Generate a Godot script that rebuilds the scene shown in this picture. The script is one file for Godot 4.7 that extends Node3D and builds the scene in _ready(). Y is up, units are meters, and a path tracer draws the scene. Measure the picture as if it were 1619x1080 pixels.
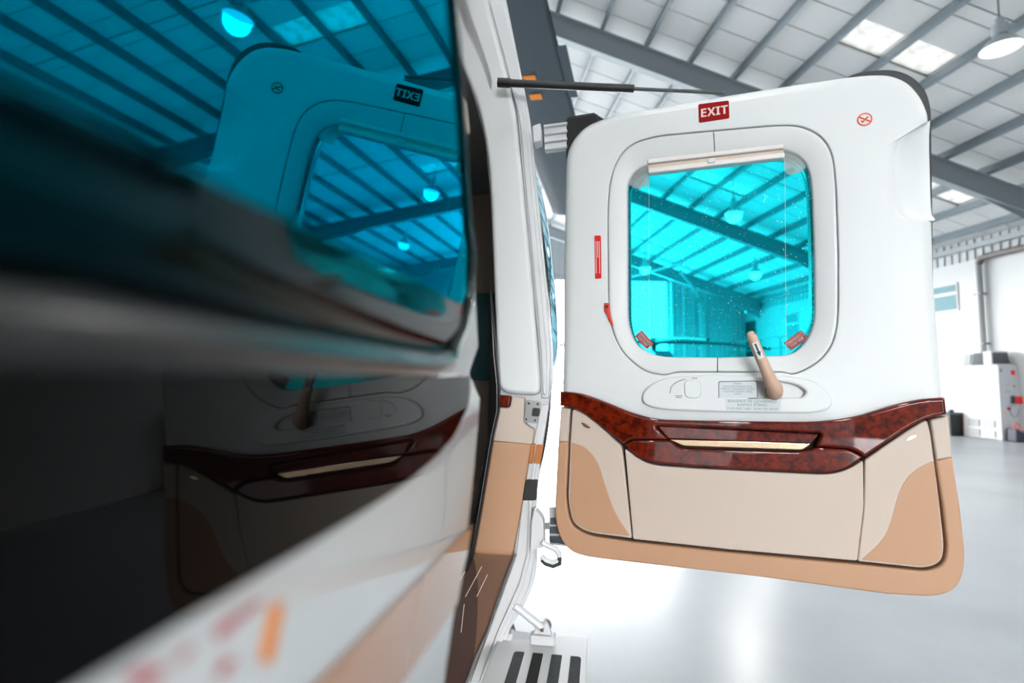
extends Node3D

const EYE := 1.65
const SLOPE := 0.332
const EAVE_X := 14.5
const EAVE_Y := 5.46
const RIDGE_X := -5.12
const BACK_D := 27.0
const FRONT_D := -14.0

var M := {}
var taken := {}
var heli: Node3D
var door: Node3D
var rng := RandomNumberGenerator.new()


# ---------------------------------------------------------------- mesh helpers
func mb() -> SurfaceTool:
	var st := SurfaceTool.new()
	st.begin(Mesh.PRIMITIVE_TRIANGLES)
	return st


func tri(st: SurfaceTool, a: Vector3, b: Vector3, c: Vector3, na: Vector3, nb: Vector3, nc: Vector3) -> void:
	var n := (b - a).cross(c - a)
	if n.length_squared() < 1e-18:
		return
	if n.dot(na + nb + nc) > 0.0:
		st.set_normal(na); st.add_vertex(a)
		st.set_normal(nc); st.add_vertex(c)
		st.set_normal(nb); st.add_vertex(b)
	else:
		st.set_normal(na); st.add_vertex(a)
		st.set_normal(nb); st.add_vertex(b)
		st.set_normal(nc); st.add_vertex(c)


func quad(st: SurfaceTool, a: Vector3, b: Vector3, c: Vector3, d: Vector3, n: Vector3) -> void:
	tri(st, a, b, c, n, n, n)
	tri(st, a, c, d, n, n, n)


func shape(c: Array, seg := 6) -> PackedVector2Array:
	# control points x, y, fillet radius
	var out := PackedVector2Array()
	var n := c.size() / 3
	for i in n:
		var p := Vector2(c[i * 3], c[i * 3 + 1])
		var r: float = c[i * 3 + 2]
		if r <= 0.0:
			out.append(p)
			continue
		var j := (i + n - 1) % n
		var k := (i + 1) % n
		var a := Vector2(c[j * 3], c[j * 3 + 1]) - p
		var b := Vector2(c[k * 3], c[k * 3 + 1]) - p
		var ta := minf(r, a.length() * 0.48)
		var tb := minf(r, b.length() * 0.48)
		var pa := p + a.normalized() * ta
		var pb := p + b.normalized() * tb
		for s in seg + 1:
			var t := float(s) / seg
			out.append(pa.lerp(p, t).lerp(p.lerp(pb, t), t))
	var clean := PackedVector2Array()
	for p in out:
		if clean.is_empty() or clean[-1].distance_to(p) > 1e-5:
			clean.append(p)
	if clean[0].distance_to(clean[-1]) < 1e-5:
		clean.remove_at(clean.size() - 1)
	if Geometry2D.is_polygon_clockwise(clean):
		clean.reverse()
	return clean


func rrect(x: float, y: float, w: float, h: float, r: float) -> PackedVector2Array:
	return shape([x - w / 2, y - h / 2, r, x + w / 2, y - h / 2, r, x + w / 2, y + h / 2, r, x - w / 2, y + h / 2, r])


func circle(x: float, y: float, r: float, n := 28) -> PackedVector2Array:
	var out := PackedVector2Array()
	for i in n:
		out.append(Vector2(x + cos(TAU * i / n) * r, y + sin(TAU * i / n) * r))
	return out


func loop_normals(p: PackedVector2Array) -> PackedVector2Array:
	# outward for a counter-clockwise loop, miter length kept
	var out := PackedVector2Array()
	var n := p.size()
	for i in n:
		var e0 := (p[i] - p[(i + n - 1) % n]).normalized()
		var e1 := (p[(i + 1) % n] - p[i]).normalized()
		var n0 := Vector2(e0.y, -e0.x)
		var n1 := Vector2(e1.y, -e1.x)
		var m := (n0 + n1).normalized()
		var k := maxf(m.dot(n0), 0.5)
		out.append(m / k)
	return out


func insets(lp: PackedVector2Array, nn: PackedVector2Array, bevel: float) -> PackedVector2Array:
	# inward offset of each point; edges that would turn over shrink to a point
	var n := lp.size()
	var q := PackedVector2Array()
	var wide := bevel
	for attempt in 8:
		q = PackedVector2Array()
		for i in n:
			q.append(lp[i] - nn[i] * wide)
		if bevel <= 0.0:
			break
		for again in 60:
			var bad := false
			for i in n:
				var j := (i + 1) % n
				if (q[j] - q[i]).dot(lp[j] - lp[i]) < -1e-12:
					var m := (q[i] + q[j]) / 2
					q[i] = m
					q[j] = m
					bad = true
			if not bad:
				break
		var slim := PackedVector2Array()
		for p in q:
			if slim.is_empty() or slim[-1].distance_to(p) > 4e-6:
				slim.append(p)
		if Geometry2D.is_polygon_clockwise(lp) or not Geometry2D.triangulate_polygon(slim).is_empty():
			break
		wide *= 0.6
	var out := PackedVector2Array()
	for i in n:
		out.append(lp[i] - q[i])
	return out


func plate(st: SurfaceTool, poly: PackedVector2Array, z0: float, z1: float, bevel := 0.0, holes := [], xf := Transform3D.IDENTITY, bevel_back := false) -> void:
	var loops := [poly]
	for h in holes:
		var r: PackedVector2Array = h.duplicate()
		r.reverse()
		loops.append(r)
	var caps := []
	for lp in loops:
		var nn := loop_normals(lp)
		var n: int = lp.size()
		var off := insets(lp, nn, bevel)
		var rows := []
		var norms := []
		if bevel_back:
			for k in 4:
				var th := PI / 2 * (1.0 - k / 3.0)
				var r1 := []
				var r2 := []
				for i in n:
					var q: Vector2 = lp[i] - off[i] * (1.0 - cos(th))
					r1.append(xf * Vector3(q.x, q.y, z0 + bevel * (1.0 - sin(th))))
					var m: Vector2 = nn[i].normalized()
					r2.append((xf.basis * Vector3(m.x * cos(th), m.y * cos(th), -sin(th))).normalized())
				rows.append(r1); norms.append(r2)
		else:
			var r1 := []
			var r2 := []
			for i in n:
				r1.append(xf * Vector3(lp[i].x, lp[i].y, z0))
				var m: Vector2 = nn[i].normalized()
				r2.append((xf.basis * Vector3(m.x, m.y, 0)).normalized())
			rows.append(r1); norms.append(r2)
		var steps := 5 if bevel > 0.0 else 1
		var inset := PackedVector2Array()
		for k in steps:
			var th := PI / 2 * k / maxf(1.0, steps - 1.0)
			var r1 := []
			var r2 := []
			inset = PackedVector2Array()
			for i in n:
				var q: Vector2 = lp[i] - off[i] * (1.0 - cos(th))
				inset.append(q)
				r1.append(xf * Vector3(q.x, q.y, z1 - bevel * (1.0 - sin(th))))
				var m: Vector2 = nn[i].normalized()
				r2.append((xf.basis * Vector3(m.x * cos(th), m.y * cos(th), sin(th))).normalized())
			rows.append(r1); norms.append(r2)
		for k in rows.size() - 1:
			for i in n:
				var j := (i + 1) % n
				tri(st, rows[k][i], rows[k][j], rows[k + 1][j], norms[k][i], norms[k][j], norms[k + 1][j])
				tri(st, rows[k][i], rows[k + 1][j], rows[k + 1][i], norms[k][i], norms[k + 1][j], norms[k + 1][i])
		caps.append(inset)
	cap(st, caps, z1, Vector3(0, 0, 1), xf)
	cap(st, loops, z0, Vector3(0, 0, -1), xf)


func cap(st: SurfaceTool, loops: Array, z: float, n: Vector3, xf: Transform3D) -> void:
	var poly: PackedVector2Array = loops[0].duplicate()
	for h in range(1, loops.size()):
		poly = bridge(poly, loops[h])
	var slim := PackedVector2Array()
	for p in poly:
		if slim.is_empty() or slim[-1].distance_to(p) > 4e-6:
			slim.append(p)
	poly = slim
	var idx := Geometry2D.triangulate_polygon(poly)
	var nw := (xf.basis * n).normalized()
	if idx.is_empty():
		var c := Vector2.ZERO
		for p in poly:
			c += p / poly.size()
		for i in poly.size():
			var j := (i + 1) % poly.size()
			tri(st, xf * Vector3(c.x, c.y, z), xf * Vector3(poly[i].x, poly[i].y, z), xf * Vector3(poly[j].x, poly[j].y, z), nw, nw, nw)
		return
	for k in range(0, idx.size(), 3):
		var a := poly[idx[k]]
		var b := poly[idx[k + 1]]
		var c := poly[idx[k + 2]]
		tri(st, xf * Vector3(a.x, a.y, z), xf * Vector3(b.x, b.y, z), xf * Vector3(c.x, c.y, z), nw, nw, nw)


func bridge(outer: PackedVector2Array, hole: PackedVector2Array) -> PackedVector2Array:
	var best := INF
	var bi := 0
	var bj := 0
	for i in outer.size():
		for j in hole.size():
			var d := outer[i].distance_squared_to(hole[j])
			if d < best:
				best = d; bi = i; bj = j
	var out := PackedVector2Array()
	for i in bi + 1:
		out.append(outer[i])
	for k in hole.size():
		out.append(hole[(bj + k) % hole.size()])
	var side := (hole[bj] - outer[bi]).normalized().orthogonal() * 2e-5
	out.append(hole[bj] + side)
	out.append(outer[bi] + side)
	for i in range(bi + 1, outer.size()):
		out.append(outer[i])
	return out


func grid(st: SurfaceTool, rows: Array, flip := false) -> void:
	var nr := rows.size()
	var nc: int = rows[0].size()
	var norms := []
	for r in nr:
		var line := []
		for c in nc:
			var du: Vector3 = rows[r][mini(c + 1, nc - 1)] - rows[r][maxi(c - 1, 0)]
			var dv: Vector3 = rows[mini(r + 1, nr - 1)][c] - rows[maxi(r - 1, 0)][c]
			var n := du.cross(dv).normalized()
			line.append(-n if flip else n)
		norms.append(line)
	for r in nr - 1:
		for c in nc - 1:
			tri(st, rows[r][c], rows[r][c + 1], rows[r + 1][c + 1], norms[r][c], norms[r][c + 1], norms[r + 1][c + 1])
			tri(st, rows[r][c], rows[r + 1][c + 1], rows[r + 1][c], norms[r][c], norms[r + 1][c + 1], norms[r + 1][c])


func tube(st: SurfaceTool, path: Array, rad: Variant, seg := 12, caps := true) -> void:
	var rings := []
	var ns := []
	var up := Vector3.UP
	var t0: Vector3 = (path[1] - path[0]).normalized()
	if absf(t0.dot(up)) > 0.9:
		up = Vector3.RIGHT
	var side := t0.cross(up).normalized()
	for i in path.size():
		var t: Vector3 = (path[mini(i + 1, path.size() - 1)] - path[maxi(i - 1, 0)]).normalized()
		side = (side - t * side.dot(t)).normalized()
		var other := t.cross(side)
		var r: float = rad[i] if rad is Array else rad
		var ring := []
		var nn := []
		for k in seg:
			var d := side * cos(TAU * k / seg) + other * sin(TAU * k / seg)
			ring.append(path[i] + d * r)
			nn.append(d)
		rings.append(ring); ns.append(nn)
	for i in rings.size() - 1:
		for k in seg:
			var j := (k + 1) % seg
			tri(st, rings[i][k], rings[i][j], rings[i + 1][j], ns[i][k], ns[i][j], ns[i + 1][j])
			tri(st, rings[i][k], rings[i + 1][j], rings[i + 1][k], ns[i][k], ns[i + 1][j], ns[i + 1][k])
	if caps:
		for e in [0, rings.size() - 1]:
			var n: Vector3 = (path[0] - path[1]).normalized() if e == 0 else (path[-1] - path[-2]).normalized()
			for k in seg:
				tri(st, path[e], rings[e][k], rings[e][(k + 1) % seg], n, n, n)


func lathe(st: SurfaceTool, prof: Array, at := Vector3.ZERO, seg := 28) -> void:
	for i in prof.size() - 1:
		var p: Vector2 = prof[i]
		var q: Vector2 = prof[i + 1]
		var d := (q - p).normalized()
		var n2 := Vector2(d.y, -d.x)
		for k in seg:
			var a0 := TAU * k / seg
			var a1 := TAU * (k + 1) / seg
			var A := at + Vector3(cos(a0) * p.x, p.y, sin(a0) * p.x)
			var B := at + Vector3(cos(a1) * p.x, p.y, sin(a1) * p.x)
			var C := at + Vector3(cos(a1) * q.x, q.y, sin(a1) * q.x)
			var D := at + Vector3(cos(a0) * q.x, q.y, sin(a0) * q.x)
			var n0 := Vector3(cos(a0) * n2.x, n2.y, sin(a0) * n2.x)
			var n1 := Vector3(cos(a1) * n2.x, n2.y, sin(a1) * n2.x)
			tri(st, A, B, C, n0, n1, n1)
			tri(st, A, C, D, n0, n1, n0)


func bx(st: SurfaceTool, c: Vector3, s: Vector3, ch := 0.0, b := Basis.IDENTITY) -> void:
	var h := s / 2
	for ax in 3:
		for sg in [-1.0, 1.0]:
			var n := Vector3.ZERO
			n[ax] = sg
			var u := Vector3.ZERO
			u[(ax + 1) % 3] = h[(ax + 1) % 3] - ch
			var v := Vector3.ZERO
			v[(ax + 2) % 3] = h[(ax + 2) % 3] - ch
			var m: Vector3 = n * h[ax]
			quad(st, c + b * (m - u - v), c + b * (m + u - v), c + b * (m + u + v), c + b * (m - u + v), b * n)
	if ch <= 0.0:
		return
	for ax in 3:
		var i := (ax + 1) % 3
		var j := (ax + 2) % 3
		for si in [-1.0, 1.0]:
			for sj in [-1.0, 1.0]:
				var k := Vector3.ZERO
				k[ax] = h[ax] - ch
				var p := Vector3.ZERO
				p[i] = si * h[i]; p[j] = sj * (h[j] - ch)
				var q := Vector3.ZERO
				q[i] = si * (h[i] - ch); q[j] = sj * h[j]
				var n := Vector3.ZERO
				n[i] = si; n[j] = sj
				quad(st, c + b * (p - k), c + b * (p + k), c + b * (q + k), c + b * (q - k), (b * n).normalized())
	for sx in [-1.0, 1.0]:
		for sy in [-1.0, 1.0]:
			for sz in [-1.0, 1.0]:
				var o := Vector3(sx, sy, sz)
				var n := (b * o).normalized()
				tri(st, c + b * (o * Vector3(h.x, h.y - ch, h.z - ch)), c + b * (o * Vector3(h.x - ch, h.y, h.z - ch)), c + b * (o * Vector3(h.x - ch, h.y - ch, h.z)), n, n, n)


func ray_r(poly: PackedVector2Array, c: Vector2, ang: float) -> float:
	var d := Vector2(cos(ang), sin(ang))
	var best := 0.0
	for i in poly.size():
		var a := poly[i] - c
		var e := poly[(i + 1) % poly.size()] - poly[i]
		var den := d.cross(e)
		if absf(den) < 1e-9:
			continue
		var t := a.cross(e) / den
		var s := a.cross(d) / den
		if t > 0.0 and s >= -1e-5 and s <= 1.00001:
			best = maxf(best, t)
	return best


func polar(st: SurfaceTool, outer: PackedVector2Array, inner: PackedVector2Array, c: Vector2, prof: Array, from := 0.0, to := TAU) -> void:
	# rings between two loops; prof rows are share between the loops, extra radius, height
	var angs := []
	for i in 241:
		angs.append(lerpf(from, to, i / 240.0))
	for p in outer:
		for e in [-0.0006, 0.0006]:
			var a: float = (p - c).angle() + e
			while a < from:
				a += TAU
			if a < to:
				angs.append(a)
	angs.sort()
	var rows := []
	for a in angs:
		var ro := ray_r(outer, c, a)
		var ri := ray_r(inner, c, a)
		var line := []
		for p in prof:
			var r: float = lerpf(ri, ro, p[0]) + p[1]
			line.append(Vector3(c.x + cos(a) * r, c.y + sin(a) * r, p[2]))
		rows.append(line)
	grid(st, rows)


# ---------------------------------------------------------------- scene helpers
func part(called: String, st: SurfaceTool, m: Material, parent: Node3D, at := Vector3.ZERO) -> MeshInstance3D:
	var o := MeshInstance3D.new()
	st.set_material(m)
	o.mesh = st.commit()
	o.name = called
	o.position = at
	o.cast_shadow = GeometryInstance3D.SHADOW_CASTING_SETTING_ON
	parent.add_child(o, true)
	return o


func numbered(called: String) -> String:
	var n: int = taken.get(called, 0)
	taken[called] = n + 1
	return called if n == 0 else "%s_%03d" % [called, n]


func thing(called: String, label: String, category: String, at := Vector3.ZERO, turn := 0.0, group := "") -> Node3D:
	var o := Node3D.new()
	o.name = numbered(called)
	add_child(o)
	o.position = at
	o.rotation.y = turn
	o.set_meta("label", label)
	o.set_meta("category", category)
	if group:
		o.set_meta("group", group)
	return o


func setting(called: String, label: String, category: String) -> Node3D:
	var o := thing(called, label, category, Vector3.ZERO, HANG)
	o.set_meta("kind", "structure")
	return o


const HANG := 0.08158
const FUSE := -0.164061
const DOOR_TURN := -0.338594


func hg(x: float, y: float, d: float) -> Vector3:
	return Vector3(x, y, -d).rotated(Vector3.UP, HANG)


func text(called: String, words: String, height: float, m: Material, parent: Node3D, at: Vector3, turn := 0.0, wide := 1.0, bold := false) -> MeshInstance3D:
	var f := SystemFont.new()
	f.font_names = PackedStringArray(["Droid Sans"])
	f.font_weight = 700 if bold else 400
	var t := TextMesh.new()
	t.font = f
	t.text = words
	t.font_size = 64
	t.pixel_size = height / 46.0
	t.depth = 0.0006
	t.curve_step = 2.0
	t.material = m
	var o := MeshInstance3D.new()
	o.mesh = t
	o.name = called
	o.position = at
	o.rotation.z = turn
	o.scale = Vector3(wide, 1, 1)
	parent.add_child(o, true)
	return o


func mat(c: Color, rough := 0.5, metal := 0.0, spec := 0.5) -> StandardMaterial3D:
	var m := StandardMaterial3D.new()
	m.albedo_color = c
	m.roughness = rough
	m.metallic = metal
	m.metallic_specular = spec
	return m


func noise_tex(kind: int, freq: float, ramp: Array, size := 512, oct := 4, warp := 0.0, seed_ := 1) -> NoiseTexture2D:
	var n := FastNoiseLite.new()
	n.noise_type = kind
	n.frequency = freq
	n.fractal_octaves = oct
	n.seed = seed_
	if warp > 0.0:
		n.domain_warp_enabled = true
		n.domain_warp_amplitude = warp
		n.domain_warp_frequency = freq * 1.5
	var g := Gradient.new()
	var offs := PackedFloat32Array()
	var cols := PackedColorArray()
	for r in ramp:
		offs.append(r[0]); cols.append(r[1])
	g.offsets = offs
	g.colors = cols
	var t := NoiseTexture2D.new()
	t.width = size
	t.height = size
	t.seamless = true
	t.noise = n
	t.color_ramp = g
	return t


func triplanar(m: StandardMaterial3D, tex: Texture2D, scale: float, world := false) -> void:
	m.albedo_texture = tex
	m.uv1_triplanar = true
	m.uv1_world_triplanar = world
	m.uv1_scale = Vector3.ONE * scale


func materials() -> void:
	M.white = mat(Color(0.90, 0.915, 0.92), 0.42)
	M.frame_white = mat(Color(0.88, 0.89, 0.895), 0.4)
	M.paint_white = mat(Color(0.92, 0.93, 0.935), 0.12)
	M.paint_white.clearcoat_enabled = true
	M.paint_white.clearcoat_roughness = 0.03
	M.aft_paint = mat(Color(0.86, 0.87, 0.88), 0.55, 0.0, 0.2)
	M.jamb_white = mat(Color(0.87, 0.88, 0.89), 0.3)
	M.beige = mat(Color(0.80, 0.735, 0.68), 0.5)
	M.tan = mat(Color(0.735, 0.565, 0.44), 0.5)
	M.paint_tan = mat(Color(0.76, 0.53, 0.38), 0.2)
	M.paint_tan.clearcoat_enabled = true
	M.paint_tan.clearcoat_roughness = 0.03
	M.black = mat(Color(0.05, 0.052, 0.055), 0.5)
	M.black_gloss = mat(Color(0.012, 0.013, 0.015), 0.03, 0.0, 0.16)
	M.seal = mat(Color(0.03, 0.032, 0.035), 0.22)
	M.skin_back = mat(Color(0.86, 0.87, 0.88), 0.3)
	M.rim = mat(Color(0.13, 0.15, 0.17), 0.45)
	M.dark_gap = mat(Color(0.16, 0.11, 0.09), 0.8)
	M.wood = mat(Color(0.86, 0.72, 0.62), 0.3, 0.0, 0.15)
	triplanar(M.wood, noise_tex(FastNoiseLite.TYPE_SIMPLEX_SMOOTH, 0.014, [[0.0, Color(0.2, 0.055, 0.02)], [0.3, Color(0.36, 0.105, 0.035)], [0.5, Color(0.50, 0.165, 0.05)], [0.62, Color(0.44, 0.135, 0.045)], [0.8, Color(0.58, 0.215, 0.075)], [1.0, Color(0.28, 0.08, 0.03)]], 512, 5, 55.0, 5), 3.2)
	M.wood.detail_enabled = true
	M.wood.detail_blend_mode = BaseMaterial3D.BLEND_MODE_MUL
	M.wood.detail_albedo = noise_tex(FastNoiseLite.TYPE_CELLULAR, 0.03, [[0.0, Color(0.5, 0.42, 0.38)], [0.28, Color(0.86, 0.82, 0.8)], [0.5, Color(1, 1, 1)], [1.0, Color(1, 1, 1)]], 512, 3, 40.0, 9)
	M.wood.clearcoat_enabled = true
	M.wood.clearcoat = 0.7
	M.wood.clearcoat_roughness = 0.02
	M.champagne = mat(Color(0.86, 0.74, 0.62), 0.25, 0.9)
	M.handle = mat(Color(0.79, 0.655, 0.57), 0.38)
	M.steel = mat(Color(0.62, 0.62, 0.62), 0.35, 0.8)
	M.chrome = mat(Color(0.8, 0.8, 0.8), 0.08, 1.0)
	M.red = mat(Color(0.56, 0.015, 0.05), 0.5, 0.0, 0.25)
	M.bright_red = mat(Color(0.85, 0.06, 0.05), 0.4)
	M.orange_red = mat(Color(0.88, 0.22, 0.12), 0.4)
	M.orange = mat(Color(0.93, 0.55, 0.12), 0.5)
	M.copper = mat(Color(0.70, 0.41, 0.17), 0.45)
	M.ivory = mat(Color(0.93, 0.86, 0.80), 0.5)
	M.print_white = mat(Color(0.95, 0.93, 0.92), 0.5)
	M.print_grey = mat(Color(0.47, 0.5, 0.52), 0.6)
	M.ink = mat(Color(0.14, 0.16, 0.16), 0.6)
	M.label_paper = mat(Color(0.84, 0.875, 0.885), 0.5)
	M.cyan = mat(Color(0.13, 0.95, 1.0, 0.0), 0.0)
	M.cyan.refraction_enabled = true
	M.cyan.refraction_scale = 0.004
	M.cyan.transparency = BaseMaterial3D.TRANSPARENCY_ALPHA
	M.film = mat(Color(0.5, 0.63, 0.67), 0.02, 1.0)
	M.tint = mat(Color(0.06, 0.88, 0.95, 0.0), 0.0)
	M.tint.refraction_enabled = true
	M.tint.refraction_scale = 0.0004
	M.tint.transparency = BaseMaterial3D.TRANSPARENCY_ALPHA
	M.lip_reflection = mat(Color(0.0, 0.10, 0.12), 0.06, 1.0)  # dark reflection of the black lower panel, put into the colour
	M.aft_glass = mat(Color(0.02, 0.68, 0.78), 0.03, 1.0)
	M.film_sheet = mat(Color(0.80, 0.77, 0.75, 0.35), 0.2)
	M.film_sheet.transparency = BaseMaterial3D.TRANSPARENCY_ALPHA
	M.kick_sheet = mat(Color(0.42, 0.29, 0.24, 0.3), 0.12)
	M.pink_red = mat(Color(0.76, 0.40, 0.43), 0.4)
	M.kick_sheet.transparency = BaseMaterial3D.TRANSPARENCY_ALPHA
	M.blade = mat(Color(0.17, 0.24, 0.28), 0.55)
	M.interior = mat(Color(0.70, 0.64, 0.585), 0.7)
	M.interior_teal = mat(Color(0.05, 0.36, 0.40), 0.3)
	M.grip = mat(Color(0.3, 0.34, 0.36), 0.9)
	triplanar(M.grip, noise_tex(FastNoiseLite.TYPE_VALUE, 0.3, [[0.0, Color(0.3, 0.3, 0.3)], [0.6, Color(0.7, 0.7, 0.7)], [1.0, Color(1, 1, 1)]], 256, 2), 14.0)
	M.grip_dark = mat(Color(0.07, 0.07, 0.075), 0.85)
	M.dust = mat(Color(0.9, 0.98, 1.0), 0.8)
	# hangar
	M.floor = mat(Color(0.68, 0.70, 0.715), 0.26)
	triplanar(M.floor, noise_tex(FastNoiseLite.TYPE_SIMPLEX, 0.006, [[0.0, Color(0.93, 0.93, 0.93)], [0.5, Color(0.98, 0.98, 0.98)], [1.0, Color(1, 1, 1)]], 512, 5), 0.12)
	M.apron = mat(Color(0.7, 0.7, 0.69), 0.8)
	M.wall = mat(Color(0.83, 0.84, 0.845), 0.7, 0.0, 0.3)
	M.cladding = mat(Color(0.74, 0.76, 0.77), 0.5)
	M.roof_panel = mat(Color(0.935, 0.94, 0.94), 0.75)
	M.roof_panel_b = mat(Color(0.915, 0.92, 0.92), 0.75)
	M.roof_deck = mat(Color(0.55, 0.57, 0.58), 0.7)
	M.skylight = mat(Color(0.95, 0.95, 0.945), 0.6)
	triplanar(M.skylight, noise_tex(FastNoiseLite.TYPE_SIMPLEX, 0.01, [[0.0, Color(0.80, 0.79, 0.775)], [0.5, Color(0.96, 0.955, 0.945)], [1.0, Color(1, 1, 1)]], 256, 5), 0.9)
	M.skylight.backlight_enabled = true
	M.skylight.backlight = Color(0.7, 0.7, 0.7)
	M.beam = mat(Color(0.56, 0.59, 0.61), 0.5)
	M.purlin = mat(Color(0.42, 0.46, 0.485), 0.5)
	M.wire = mat(Color(0.42, 0.44, 0.45), 0.6)
	M.lamp_body = mat(Color(0.75, 0.78, 0.8), 0.35)
	M.lamp_glow = mat(Color(1, 1, 1), 0.4)
	M.lamp_glow.emission_enabled = true
	M.lamp_glow.emission = Color(0.95, 0.985, 1.0)
	M.lamp_glow.emission_energy_multiplier = 7.0
	M.pane = mat(Color(0.42, 0.55, 0.58), 0.5, 0.0, 0.2)
	M.cabinet = mat(Color(0.84, 0.845, 0.85), 0.5, 0.0, 0.3)
	M.board = mat(Color(0.74, 0.755, 0.78), 0.5)
	M.grille = mat(Color(0.5, 0.52, 0.53), 0.5)
	M.bin = mat(Color(0.06, 0.08, 0.085), 0.45)
	M.cardboard = mat(Color(0.55, 0.38, 0.28), 0.8)
	M.blue = mat(Color(0.12, 0.25, 0.45), 0.6)
	M.navy = mat(Color(0.10, 0.13, 0.2), 0.6)
	M.mid_grey = mat(Color(0.5, 0.52, 0.53), 0.5)
	M.pale_grey = mat(Color(0.72, 0.74, 0.75), 0.5)
	M.slate_grey = mat(Color(0.25, 0.27, 0.28), 0.5)
	M.pipe = mat(Color(0.62, 0.63, 0.63), 0.45)
	M.pipe_brown = mat(Color(0.36, 0.33, 0.32), 0.5)
	M.heli_body = mat(Color(0.2, 0.3, 0.36), 0.3)


func _ready() -> void:
	rng.seed = 7
	# camera
	var cam := Camera3D.new()
	cam.name = "camera"
	var lens := CameraAttributesPhysical.new()
	lens.frustum_focal_length = 18.889
	lens.frustum_focus_distance = 1.72
	lens.exposure_aperture = 2.0
	cam.attributes = lens
	cam.near = 0.05
	cam.far = 400.0
	add_child(cam)
	cam.position = Vector3(0, EYE, 0)
	cam.rotation.x = 0.066958
	cam.fov = 64.861
	cam.current = true
	# sky and exposure
	var env := Environment.new()
	var sky := Sky.new()
	var sm := ProceduralSkyMaterial.new()
	sm.sky_top_color = Color(0.95, 0.97, 0.99)
	sm.sky_horizon_color = Color(1.0, 0.995, 0.985)
	sm.ground_bottom_color = Color(0.6, 0.6, 0.6)
	sm.ground_horizon_color = Color(0.9, 0.9, 0.9)
	sm.sky_energy_multiplier = 8.0
	sky.sky_material = sm
	env.background_mode = Environment.BG_SKY
	env.sky = sky
	env.tonemap_mode = Environment.TONE_MAPPER_LINEAR
	env.tonemap_exposure = 0.28
	env.sdfgi_enabled = true
	env.ssao_enabled = true
	env.ssil_enabled = true
	var we := WorldEnvironment.new()
	we.name = "environment"
	we.environment = env
	add_child(we)
	materials()
	build_hangar()
	build_lamps()
	build_helicopter()
	build_door()
	build_background()


# ---------------------------------------------------------------- the hangar
func roof_y(x: float) -> float:
	return EAVE_Y + SLOPE * (EAVE_X - RIDGE_X - absf(x - RIDGE_X))


func beam_basis(x0: float, x1: float) -> Basis:
	var d := Vector3(x1 - x0, roof_y(x1) - roof_y(x0), 0).normalized()
	return Basis(d, Vector3(-d.y, d.x, 0), Vector3(0, 0, 1))


func is_skylight(col: int, row: int) -> bool:
	# sheets of translucent roofing that run down the slope
	var r := posmod(row, 10)
	return (r == 0 and (col == 7 or col == 8)) or (r == 5 and (col == 11 or col == 12)) or (r == 0 and col == 4) or (r == 0 and (col == -14 or col == -13)) or (r == 5 and (col == -18 or col == -17))


func corrugated(st: SurfaceTool, p0: Vector3, along: Vector3, out: Vector3, length: float, lows: Callable, highs: Callable) -> void:
	# trapezoid ribs across a wall; lows and highs give the heights at a distance along
	var prof := []
	var s := 0.0
	while s < length:
		for k in [[0.0, 0.0], [0.13, 0.0], [0.155, 0.035], [0.215, 0.035], [0.24, 0.0]]:
			if s + k[0] <= length:
				prof.append([s + k[0], k[1]])
		s += 0.25
	prof.append([length, 0.0])
	for i in prof.size() - 1:
		var a: Vector3 = p0 + along * prof[i][0] + out * prof[i][1]
		var b: Vector3 = p0 + along * prof[i + 1][0] + out * prof[i + 1][1]
		var n := (b - a).cross(Vector3.UP).normalized()
		if n.dot(out) < 0:
			n = -n
		var la: float = lows.call(prof[i][0])
		var lb: float = lows.call(prof[i + 1][0])
		var ha: float = highs.call(prof[i][0])
		var hb: float = highs.call(prof[i + 1][0])
		if ha - la < 0.001 and hb - lb < 0.001:
			continue
		quad(st, a + Vector3.UP * la, b + Vector3.UP * lb, b + Vector3.UP * hb, a + Vector3.UP * ha, n)


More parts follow.
